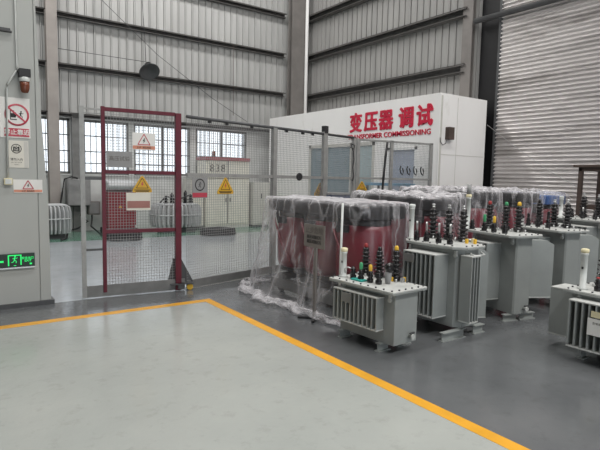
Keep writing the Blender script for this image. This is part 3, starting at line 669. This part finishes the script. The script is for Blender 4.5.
# ------------------------------------------------------------------ oil transformers
def octo(hx, hy, c): return [(-hx + c, -hy), (hx - c, -hy), (hx, -hy + c), (hx, hy - c), (hx - c, hy), (-hx + c, hy), (-hx, hy - c), (-hx, -hy + c)]
def hv_bushing(t, x, y, z, h, tip, r=.052):
    n = 5; pr = [(r * .55, 0), (r * .9, .01), (r * .9, .05), (r * .5, .06)]
    b0, b1 = .065, h * .78
    for k in range(n):
        z0 = b0 + (b1 - b0) * k / n; dz = (b1 - b0) / n
        pr += [(r * .52, z0), (r * (1.05 - .05 * k), z0 + dz * .35), (r * (1.0 - .05 * k), z0 + dz * .5), (r * .52, z0 + dz * .62)]
    pr += [(r * .6, b1), (r * .6, b1 + .02), (r * .35, b1 + .03)]
    b = MB().lathe(pr, (x, y, z), 18).build('high_voltage_bushing', 'bush', t)
    if tip == 'bare':
        MB().tube([(x, y, z + b1 + .03), (x, y, z + h)], .009, 8).lathe([(.018, b1 + .04), (.018, b1 + .055)], (x, y, z), 8).lathe([(.016, b1 + .065), (.016, b1 + .08)], (x, y, z), 8).build('terminal_stud', 'steel', b)
    else:
        MB().lathe([(r * .38, b1 + .03), (r * .40, b1 + .04), (r * .36, h - .01), (r * .2, h)], (x, y, z), 12).build('terminal_cap', tip, b)
    for sx, sy in ((-1, -1), (1, -1), (1, 1), (-1, 1)):
        MB().lathe([(.011, 0), (.011, .028)], (x + sx * r * .95, y + sy * r * .95, z), 6).build('clamp_bolt', 'steel', b)
def lv_bushing(t, x, y, z, h, tip, body='bush', r=.030):
    pr = [(r * .9, 0), (r, .01), (r, .035), (r * .6, .045), (r * .95, .058), (r * .95, .066), (r * .55, .078), (r * .85, .09), (r * .45, .105)]
    b = MB().lathe(pr, (x, y, z), 14).build('low_voltage_bushing', body, t)
    if tip == 'bare': MB().tube([(x, y, z + .10), (x, y, z + h)], .010, 8).box(x - .006, x + .006, y - .010, y + .010, z + h - .075, z + h - .01).build('terminal_blade', 'steel', b)
    else: MB().lathe([(.014, .105), (.0165, .115), (.0165, h - .01), (.008, h)], (x, y, z), 12).build('terminal_cap', tip, b)

def transformer(label, loc, rz, sp):
    t = thing('oil_transformer', label, 'transformer', loc, rz, 'grey oil transformers on the right')
    hx, hy, h, zb = sp['hx'], sp['hy'], sp['h'], sp['zb']
    ch = sp.get('ch', .0); tx, ty = sp['tx'], sp['ty']; ox = sp.get('ox', 0); oy = sp.get('oy', 0)
    poly = [(x + ox, y + oy) for x, y in octo(tx, ty, max(ch, .004))]
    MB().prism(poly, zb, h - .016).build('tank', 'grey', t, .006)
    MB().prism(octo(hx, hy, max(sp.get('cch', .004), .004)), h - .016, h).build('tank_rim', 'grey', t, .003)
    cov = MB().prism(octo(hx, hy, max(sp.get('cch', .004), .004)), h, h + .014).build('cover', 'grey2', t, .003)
    bl = []
    n = 9
    for k in range(n):
        y = -hy * .92 + 2 * hy * .92 * k / (n - 1)
        for s in (-1, 1):
            if abs(y) > hy - sp.get('cch', 0) - .005: continue
            bl.append((s * (hx - .022), y))
    for k in range(4):
        x = -hx * .55 + hx * 1.1 * k / 3
        for s in (-1, 1): bl.append((x, s * (hy - .022)))
    for x, y in bl: MB().lathe([(.0085, .014), (.0085, .026)], (x, y, h), 6).build('bolt', 'darkgrey', cov)
    for s in (-1, 1): MB().lathe([(.018, -.012), (.02, 0), (.018, .012)], (0, 0, 0), 12, Matrix.Translation((-tx + ox - .012, oy + s * (ty - .05), h - .075)) @ Matrix.Rotation(PI / 2, 4, 'Y')).box(-tx + ox - .02, -tx + ox + .01, oy + s * (ty - .05) - .012, oy + s * (ty - .05) + .012, h - .075, h - .03).build('lifting_lug', 'grey2', t)
    for y in sp['skids']:
        x0 = -hx - sp.get('sk', .02)
        for a_, b_ in ((x0, -tx + ox + .10), (tx + ox - .10, hx)):
            MB().box(a_, b_, y - .028, y + .028, 0, .008).box(a_ + .01, b_ - .01, y - .004, y + .004, .008, zb - .008).box(a_ + .01, b_ - .01, y - .028, y + .028, zb - .008, zb).build('skid', 'grey', t)
    for (px, py, ang, wid, z0, z1, nf) in sp.get('bank', ()):
        R_ = Matrix.Translation((px, py, 0)) @ Matrix.Rotation(math.radians(ang), 4, 'Z'); RX = Matrix(((1, 0, 0, 0), (0, 0, 1, 0), (0, 1, 0, 0), (0, 0, 0, 1)))
        rad = MB().box(-.01, .012, 0, .055 * (nf - 1), z0 + .02, z1 - .06, R_).build('radiator', 'grey', t)
        for k in range(nf):
            MB().prism([(0, z0), (wid, z0), (wid, z1 - .05), (wid * .8, z1), (0, z1)], -.007, .007, R_ @ Matrix.Translation((0, .055 * k, 0)) @ RX).build('fin', 'grey', rad, .003)
        MB().box(0, wid, -.012, .055 * (nf - 1) + .01, z0 - .012, z0, R_).build('fin_rail', 'grey2', rad, .002)
    for (face, a0, a1, n, dep, z0, z1) in sp['fins']:
        # face '-x' : fins stand out along -x and are spaced along y
        if face in ('-x', '+x'):
            s = -1 if face == '-x' else 1; base = s * tx + ox
            X0, X1 = sorted((base, base + s * dep)); xe0, xe1 = sorted((base + s * dep * .55, base + s * dep * 1.03))
            rad = MB().box(min(base, base + s * .012), max(base, base + s * .012), a0, a1, z0, z1).build('radiator', 'grey', t)
            for k in range(n):
                y = a0 + (a1 - a0) * (k + .0) / (n - 1)
                th = .007
                if k in (0,) and sp.get('solid_end', 0): pass
                MB().box(X0, X1, y - th, y + th, z0, z1).build('fin', 'grey', rad, .003)
            for z in (z0 - .012, z1): MB().box(X0, X1, a0 - .008, a1 + .008, z, z + .012).build('fin_rail', 'grey2', rad, .002)
        else:
            s = -1 if face == '-y' else 1; base = s * ty + oy
            Y0, Y1 = sorted((base, base + s * dep))
            rad = MB().box(a0, a1, min(base, base + s * .012), max(base, base + s * .012), z0, z1).build('radiator', 'grey', t)
            for k in range(n):
                x = a0 + (a1 - a0) * k / (n - 1)
                MB().box(x - .006, x + .006, Y0, Y1, z0, z1).build('fin', 'grey', rad, .003)
            for z in (z0 - .012, z1): MB().box(a0 - .008, a1 + .008, Y0, Y1, z, z + .012).build('fin_rail', 'grey2', rad, .002)
    for (x, y, hh, tip) in sp['hv']: hv_bushing(t, x, y, h + .014, hh, tip, sp.get('hvr', .052))
    for (x, y, hh, tip) in sp['lv']: lv_bushing(t, x, y, h + .014, hh, tip, sp.get('lvbody', 'bush'))
    gx, gy, gh = sp['gauge']
    g = MB().lathe([(.045, 0), (.045, .012), (.026, .02), (.026, gh - .05), (.03, gh - .048), (.03, gh - .03)], (gx, gy, h + .014), 18).build('oil_level_tube', 'tube', t)
    MB().lathe([(.031, gh - .03), (.033, gh - .02), (.033, gh), (.02, gh + .006)], (gx, gy, h + .014), 18).build('tube_cap', sp.get('cap', 'tube'), g)
    MB().box(gx - .029, gx - .024, gy - .008, gy + .008, h + gh * .55, h + gh * .55 + .02).build('level_window', 'dark', g)
    v = MB().lathe([(.016, 0), (.016, .03), (.024, .032), (.024, .045)], (0, 0, 0), 12, Matrix.Translation((ox + tx * .35, oy - ty, zb + .06)) @ Matrix.Rotation(PI / 2, 4, 'X')).build('drain_valve', 'grey2', t)
    MB().box(ox + tx * .35 - .03, ox + tx * .35 + .03, oy - ty - .035, oy - ty - .025, zb + .085, zb + .10).build('valve_handle', 'darkgrey', v)
    return t

# the small one in front
T1 = transformer('smallest grey oil transformer at the front, with green and yellow capped terminals', (3.27, 3.345, 0), math.radians(3), dict(
    hx=.228, hy=.40, h=.545, zb=.075, tx=.15, ty=.335, ox=-.005, oy=-.03, skids=(-.22, .26), sk=-.02,
    fins=[('-x', -.235, .305, 11, .095, .20, .475), ('+x', -.25, .25, 9, .085, .20, .475)],
    hv=[(.15, .29, .315, 'bushred'), (.16, .12, .30, 'bush'), (.18, -.07, .33, 'yellow')], hvr=.05,
    lv=[(-.085, .22, .09, 'bush'), (-.085, .12, .17, 'green'), (-.075, .01, .165, 'yellow'), (-.07, -.09, .13, 'bush')],
    gauge=(-.09, .345, .275), cap='creamcap'))
MB().box(-.258, -.250, .07, .19, .375, .462).build('nameplate', 'galv_dull', T1, .002)
MB().lathe([(.05, 0), (.05, .02), (.018, .07), (.016, .10)], (-.085, .17, .559), 14).build('grounding_clip', 'teal', T1) if False else MB().box(-.14, -.06, .06, .20, .560, .575).build('grounding_clip', 'teal', T1, .004)
fn = MB().lathe([(.022, 0), (.03, .05), (.032, .10), (.02, .115)], (.02, -.12, .559), 16).build('filler_neck', 'signgrey', T1)
MB().lathe([(.012, -.01), (.04, 0), (.045, .03), (.045, .05), (.015, .055)], (0, 0, 0), 16, Matrix.Translation((.03, -.10, .70)) @ Matrix.Rotation(math.radians(75), 4, 'X')).build('filler_cap', 'bush', fn)
MB().tube([(-.085, .235, .65), (-.11, .27, .665), (-.11, .31, .645), (-.09, .32, .60)], .006, 6).build('lead_wire', 'steel', T1)
for dx, dy in ((.14, -.07), (.22, -.14), (.25, -.02)): MB().box(dx - .014, dx + .014, dy - .01, dy + .01, .559, .60).build('yellow_clamp', 'yellow', T1, .003)
MB().box(.17, .20, -.17, -.13, .559, .60).build('terminal_block', 'steel', T1, .003)

T2 = transformer('tall grey oil transformer behind the smallest one, bare steel terminals, fins on two sides', (4.18, 3.33, 0), 0, dict(
    hx=.235, hy=.39, h=.865, zb=.085, cch=.10, tx=.165, ty=.335, ch=.06, ox=0, oy=0, skids=(-.34, .27), sk=.17,
    fins=[('-x', -.19, .20, 8, .20, .19, .785), ('-y', -.16, -.035, 4, .13, .175, .79)], bank=[(.165, -.17, -30, .22, .12, .81, 5)],
    hv=[(.17, .29, .37, 'bare'), (.19, .10, .37, 'bare'), (.19, -.08, .37, 'bare')], hvr=.055,
    lv=[(-.16, .22, .20, 'bare'), (-.14, .11, .20, 'bare'), (-.12, -.03, .20, 'bare'), (-.11, -.16, .20, 'bare')],
    gauge=(-.10, .35, .36), cap='tube'))
MB().box(-.385, -.375, .05, .18, .69, .77).build('nameplate', 'galv_dull', T2, .002)
for dx, dy in ((.10, -.20), (.15, -.26), (.20, -.2)): MB().box(dx - .014, dx + .014, dy - .012, dy + .012, .879, .925).build('yellow_clamp', 'yellow' if dx < .2 else 'creamcap', T2, .003)
MB().tube([(-.10, -.395, .82), (-.10, -.44, .80), (.06, -.44, .80), (.06, -.395, .82)], .008, 6).build('lifting_handle', 'grey2', T2)

T3 = transformer('grey oil transformer behind the tall finned one, with yellow and green terminal caps', (5.19, 3.34, 0), math.radians(-13), dict(
    hx=.235, hy=.41, h=.925, zb=.075, cch=.06, tx=.115, ty=.345, ch=.015, skids=(-.30, .30), sk=-.02,
    fins=[('-x', -.12, .27, 8, .20, .21, .82)], bank=[(.12, -.09, -18, .46, .20, .85, 3)],
    hv=[(.11, .32, .33, 'bushred'), (.14, .09, .33, 'green'), (.14, -.10, .34, 'yellow')], hvr=.055,
    lv=[(-.16, .30, .11, 'bush'), (-.17, .09, .19, 'green'), (-.17, -.06, .18, 'yellow'), (-.15, -.20, .13, 'bush')],
    gauge=(-.19, .345, .40), cap='creamcap'))
MB().tube([(-.19, .345, 1.345), (-.19, .345, 1.46)], .026, 12).build('tube_extension', 'signgrey', T3)
T5 = transformer('grey oil transformer in the middle row before the shutter, with bare black terminals', (6.10, 3.27, 0), math.radians(-13), dict(
    hx=.24, hy=.39, h=.94, zb=.10, cch=.06, tx=.115, ty=.33, ch=.015, skids=(-.30, .30), sk=-.02,
    fins=[('-x', -.10, .25, 8, .18, .24, .84)], bank=[(.12, -.09, -18, .46, .22, .87, 3)],
    hv=[(.13, .30, .33, 'bush'), (.14, .08, .33, 'bare'), (.13, -.12, .34, 'bare')], hvr=.055,
    lv=[(-.10, .25, .16, 'bush'), (-.10, .10, .12, 'bush'), (-.10, -.05, .2, 'bush')],
    gauge=(-.12, .34, .12), cap='bush'))
T6 = transformer('farthest grey oil transformer, at the right edge beneath the steel rack', (7.62, 3.55, 0), math.radians(-14), dict(
    hx=.26, hy=.46, h=.985, zb=.10, cch=.05, tx=.18, ty=.40, ch=.02, skids=(-.30, .30), sk=.03,
    fins=[('-x', -.30, .30, 9, .20, .24, .90), ('+x', -.25, .25, 8, .16, .24, .90)],
    hv=[(.10, .16, .36, 'bare'), (.12, -.06, .34, 'bare'), (.10, -.26, .34, 'bare')], hvr=.06,
    lv=[(-.10, .18, .13, 'bush'), (-.10, .0, .16, 'bare'), (-.08, -.18, .13, 'bush')],
    gauge=(-.12, .36, .30), cap='tube'))
T4 = transformer('grey oil transformer cut by the right edge, with a white paper label on its fins', (4.66, 1.78, 0), 0, dict(
    hx=.26, hy=.43, h=.578, zb=.085, tx=.20, ty=.36, skids=(-.25, .27), sk=-.04,
    fins=[('-x', -.32, .325, 13, .15, .135, .515), ('+y', -.10, .14, 5, .26, .13, .545), ('-y', -.10, .14, 5, .26, .13, .545), ('+x', -.3, .3, 9, .1, .145, .55)],
    hv=[(.10, .27, .33, 'bushred'), (.10, .02, .33, 'green'), (.10, -.22, .34, 'yellow')], hvr=.055,
    lv=[(-.12, .21, .12, 'bushred'), (-.12, .08, .16, 'bush'), (-.12, -.06, .17, 'yellow'), (-.12, -.20, .12, 'bush')], lvbody='bush',
    gauge=(-.14, .325, .345), cap='creamcap'))
pl = MB().box(-.362, -.358, -.02, .165, .27, .41).build('paper_label', 'signwhite', T4, .001)
MB().box(-.365, -.361, .05, .14, .42, .47).build('nameplate', 'creamcap', T4)
text_mesh('label_print', '配电变压器', .022, 'inkgrey', pl, facing((-.3625, .07, .37), (0, -1, 0)), 0, .0003)

# ------------------------------------------------------------------ wrapped dry transformers
def dry_transformer(label, x, y, hx, L, h, top='core'):
    t = thing('dry_transformer', label, 'transformer', (x, y, 0), 0, 'film wrapped red transformers')
    hl = L / 2
    b = MB()
    for s in (-1, 1): b.box(s * hx * .75 - .05, s * hx * .75 + .05, -hl * .95, hl * .95, .05, .17)
    for yy in (-hl * .7, 0, hl * .7): b.box(-hx * .9, hx * .9, yy - .05, yy + .05, .17, .25)
    b.build('base_frame', 'galv_dull', t)
    for s in (-1, 1):
        for yy in (-hl * .75, hl * .75): MB().lathe([(.05, -.03), (.055, 0), (.05, .03)], (0, 0, 0), 14, Matrix.Translation((s * hx * .75, yy, .055)) @ Matrix.Rotation(PI / 2, 4, 'Y')).build('transport_wheel', 'darkgrey', t)
    MB().box(-hx * .45, hx * .45, -hl * .97, hl * .97, .25, .36).build('lower_yoke', 'core', t, .008)
    MB().box(-hx * .98, hx * .98, -hl, hl, h - .17, h - .02).build('upper_yoke', top, t, .012)
    cr = L / 6.1
    for k in (-1, 0, 1):
        c = (0, k * L * .325, 0); z0, z1 = .33, h - .215
        MB().lathe([(cr * .75, z0), (cr * .95, z0 + .03), (cr, z0 + .10), (cr * 1.01, (z0 + z1) / 2), (cr, z1 - .10), (cr * .95, z1 - .03), (cr * .72, z1)], c, 32, None, hx * .98 / cr, 1).build('resin_coil', 'coil', t)
        MB().lathe([(cr * .86, h - .27), (cr * .93, h - .235), (cr * .93, h - .17)], c, 24, None, hx * .98 / cr, 1.06).build('insulator_block', 'core', t)
        for s in (-1,):
            MB().tube([(s * hx * .92, c[1] + .10, h - .33), (s * hx * 1.0, c[1] + .10, h - .2), (s * hx * .8, c[1] + .14, h - .07)], .02, 8).build('lead_bar', 'core', t)
            MB().tube([(s * hx * .97, c[1] + .18, h - .28), (s * hx * 1.02, c[1], (h + .1) / 2), (s * hx * .97, c[1] - .2, .42)], .014, 6).build('delta_bar', 'coil', t)
            MB().box(s * hx * .99 - .02, s * hx * .99 + .02, c[1] - .09, c[1] + .06, h - .32, h - .24).build('tap_block', 'core', t, .005)
    return t
def drape(label, x, y, hx, hy, h, flare, seed, m, skirt=.06, top=.028):
    """clear film laid over a unit: a flat top with sags, hanging folds, bunched hem on the floor"""
    NT, rings = 168, []
    def sq(th, e):
        c, s = math.cos(th), math.sin(th); r = 1 / (abs(c) ** e + abs(s) ** e) ** (1 / e); return r * c, r * s
    def fold(th, t):
        v = Vector((math.cos(th) * 3.1 + seed, math.sin(th) * 3.1, t * .7)); w = Vector((math.cos(th) * 9 + seed, math.sin(th) * 9, t * 1.6))
        return .6 * noise.noise(v) + .5 * noise.noise(w) + .3 * math.sin(th * 17 + seed + 2 * noise.noise(v))
    for k in range(1, 9):
        f = k / 8.
        rr = []
        for i in range(NT):
            th = 2 * PI * i / NT; a, b = sq(th, 9)
            px, py = a * (hx + .02) * f, b * (hy + .02) * f
            rr.append((px, py, h + .012 + top * noise.noise(Vector((px * 5 + seed, py * 5, 1))) + .8 * top * abs(noise.noise(Vector((px * 13, py * 13, seed)))) - .012 * f ** 6))
        rings.append(rr)
    NV = 22
    for k in range(1, NV + 1):
        t = k / NV; rr = []
        for i in range(NT):
            th = 2 * PI * i / NT; a, b = sq(th, 9 - 5.5 * t)
            fo = fold(th, t * 2.2)
            out = .015 + flare * (t ** 1.7) * (.06 + .94 * max(0, min(1, .05 - 1.2 * math.cos(th) + .5 * max(0, math.sin(th))))) * (1 + .5 * noise.noise(Vector((math.cos(th) * 1.5 + seed, math.sin(th) * 1.5, 4)))) + (.008 + .055 * t) * fo + .02 * noise.noise(Vector((th * 6, t * 9, seed)))
            rr.append((a * (hx + .02 + out), b * (hy + .02 + out), h * (1 - t) + .035 * t + .0))
        rings.append(rr)
    last = rings[-1]
    for j, (o, z) in enumerate(((.05, .055), (.10, .03), (.15, .05), (.18, .015), (.15, .075), (.09, .085), (.13, .05), (.18, .03))):
        rr = []
        for i, p in enumerate(last):
            d = Vector((p[0], p[1], 0)).normalized(); th = 2 * PI * i / NT
            q = o * (skirt if math.cos(th) < -.2 else skirt * .1) / .06 * (1 + .6 * noise.noise(Vector((math.cos(th) * 5 + seed, math.sin(th) * 5, j))))
            rr.append((p[0] + d.x * q, p[1] + d.y * q, max(.004, z + .05 * noise.noise(Vector((th * 11 + seed, j, 2))))))
        rings.append(rr)
    mb = MB(); mb.rings(rings, cap=False)
    mb.bm.faces.new([v for v in mb.bm.verts[:] if False] or [mb.bm.verts[0], mb.bm.verts[1], mb.bm.verts[2]]) if False else None
    mb.bm.verts.ensure_lookup_table(); mb.bm.faces.new(mb.bm.verts[:NT])
    o = mb.build('plastic_sheet', m, None, loc=(x, y, 0))
    return tag(o, label, 'plastic sheet', 'clear plastic sheets over the red transformers')
WRAP = [
    (3.92, 4.84, .32, 1.86, 1.235, 'core', .20, 'plastA', 'red and black dry transformer nearest the yellow line, behind the grey notice stand', 'clear plastic sheet nearest the yellow line, its hem bunched on the floor'),
    (5.12, 4.72, .30, 1.42, 1.30, 'core', .05, 'plastB', 'red and black dry transformer, second from the yellow line, behind the small transformer', 'crumpled clear plastic sheet over the second wrapped unit from the yellow line'),
    (6.36, 5.02, .32, 1.30, 1.36, 'core', .05, 'plastA', 'red and black dry transformer third from the yellow line, behind the tall finned one', 'clear plastic sheet over the third wrapped unit, in front of the white booth corner'),
    (7.55, 5.02, .32, 1.20, 1.345, 'core', .04, 'plastB', 'red and black dry transformer fourth from the yellow line, below the booth end wall', 'clear plastic sheet over the fourth wrapped unit, below the booth end wall'),
    (8.60, 5.10, .30, 1.15, 1.30, 'bluetop', .04, 'plastA', 'wrapped red transformer with a blue top, farthest back, in front of the roller shutter', 'clear plastic sheet over the farthest wrapped unit with the blue top')]
for i, (x, y, hx, L, h, top, fl_, m, l1, l2) in enumerate(WRAP):
    dry_transformer(l1, x, y, hx, L, h, top)
    drape(l2, x, y, hx + .055, L / 2 + .03, h, fl_, 3.7 * i + 1.2, m, .06 if i == 0 else .015, .024 if i == 0 else .07)
tag(MB().tube([(3.40, 4.03, .0), (3.41, 4.02, 1.245)], .012, 8).build('pole', 'tube'), 'thin white pole standing upright against the first plastic wrapped unit', 'pole')
# notice stand
t = thing('notice_stand', 'grey notice board on a thin post, standing in front of the first plastic wrapped unit', 'sign', (3.235, 4.23, 0))
MB().box(-.012, .012, -.018, .018, .0, .80).build('post', 'column', t)
b = MB(); b.bar((-.13, .12, .012), (.13, -.12, .012), .03, .02); b.bar((-.11, -.12, .012), (.11, .12, .012), .03, .02); b.build('cross_foot', 'dark', t)
bd = MB().box(-.020, -.012, -.17, .19, .765, 1.01).build('board', 'signstone', t, .002)
text_mesh('lettering', '止步危险', .075, 'inkgrey', bd, facing((-.021, .01, .945), (0, -1, 0)), .001, .0005)
for z, s in ((.875, .030), (.825, .030)): text_mesh('lettering', '高压试验区域', s * 1.4, 'ink', bd, facing((-.021, .01, z), (0, -1, 0)), .0008, .0005)

# steel rack in front of the shutter
t = thing('steel_rack', 'brown steel frame rack with a tray on top, at the right edge before the shutter', 'rack', (8.95, 3.72, 0))
for sx in (-1, 1):
    for sy in (-1, 1): MB().box(sx * .33 - .03, sx * .33 + .03, sy * .45 - .03, sy * .45 + .03, 0, 1.75).build('leg', 'rack', t)
MB().box(-.36, .36, -.48, .48, 1.70, 1.76).build('top_frame', 'rack', t); MB().prism([(-.40, -.55), (.40, -.55), (.40, .42), (-.40, .55)], 1.76, 1.80).build('tray', 'rack', t)
for sx in (-1, 1): MB().box(sx * .33 - .02, sx * .33 + .02, -.45, .45, 1.08, 1.13).build('cross_bar', 'rack', t)
MB().box(-.33, .33, -.45, .45, 1.13, 1.15).build('shelf', 'rack', t)
t = thing('grey_motor', 'grey motor shaped unit lying on the shelf of the steel rack', 'motor', (8.92, 3.50, 1.15))
MB().lathe([(.06, -.2), (.11, -.17), (.12, -.1), (.12, .12), (.09, .18), (.03, .2)], (0, 0, 0), 18, Matrix.Translation((0, 0, .12)) @ Matrix.Rotation(PI / 2, 4, 'X')).build('motor_body', 'signgrey', t)
MB().box(-.1, .1, -.12, .12, 0, .03).build('motor_foot', 'darkgrey', t)

# ------------------------------------------------------------------ light
w = bpy.data.worlds.new('sky'); S.world = w; w.use_nodes = True
bg = w.node_tree.nodes['Background']; bg.inputs[0].default_value = (.86, .93, 1.0, 1); bg.inputs[1].default_value = 1.8
def area(name, loc, sx, sy, power, col=(1, .985, .96), rot=(0, 0, 0)):
    l = bpy.data.lights.new(name, 'AREA'); l.shape = 'RECTANGLE'; l.size = sx; l.size_y = sy; l.energy = power; l.color = col
    o = bpy.data.objects.new(name, l); COL.objects.link(o); o.location = loc; o.rotation_euler = rot; return o
area('roof_light', (1.5, 11.2, 9.8), 15, .8, 800)
area('roof_light', (3.5, 3.2, 9.8), 12, .8, 560)
area('roof_light', (5.0, -3.2, 9.8), 10, .8, 1050)

# ------------------------------------------------------------------ camera
f_px, pitch, roll, yaw = 509.72, .0931628, .0209439, .6205627
cam = bpy.data.cameras.new('camera'); cam.sensor_width = 36; cam.lens = f_px / 600 * 36; cam.clip_end = 200
co = bpy.data.objects.new('camera', cam); COL.objects.link(co)
fw = Vector((math.sin(yaw) * math.cos(pitch), math.cos(yaw) * math.cos(pitch), -math.sin(pitch)))
rt = Vector((math.cos(yaw), -math.sin(yaw), 0)); up = rt.cross(fw)
r2 = rt * math.cos(roll) + up * math.sin(roll); u2 = up * math.cos(roll) - rt * math.sin(roll)
co.matrix_world = Matrix(((r2.x, u2.x, -fw.x, 0), (r2.y, u2.y, -fw.y, 0), (r2.z, u2.z, -fw.z, 1.5), (0, 0, 0, 1)))
S.camera = co
S.view_settings.view_transform = 'Standard'; S.view_settings.look = 'None'; S.view_settings.gamma = 1; S.view_settings.use_curve_mapping = False
S.view_settings.exposure = 0
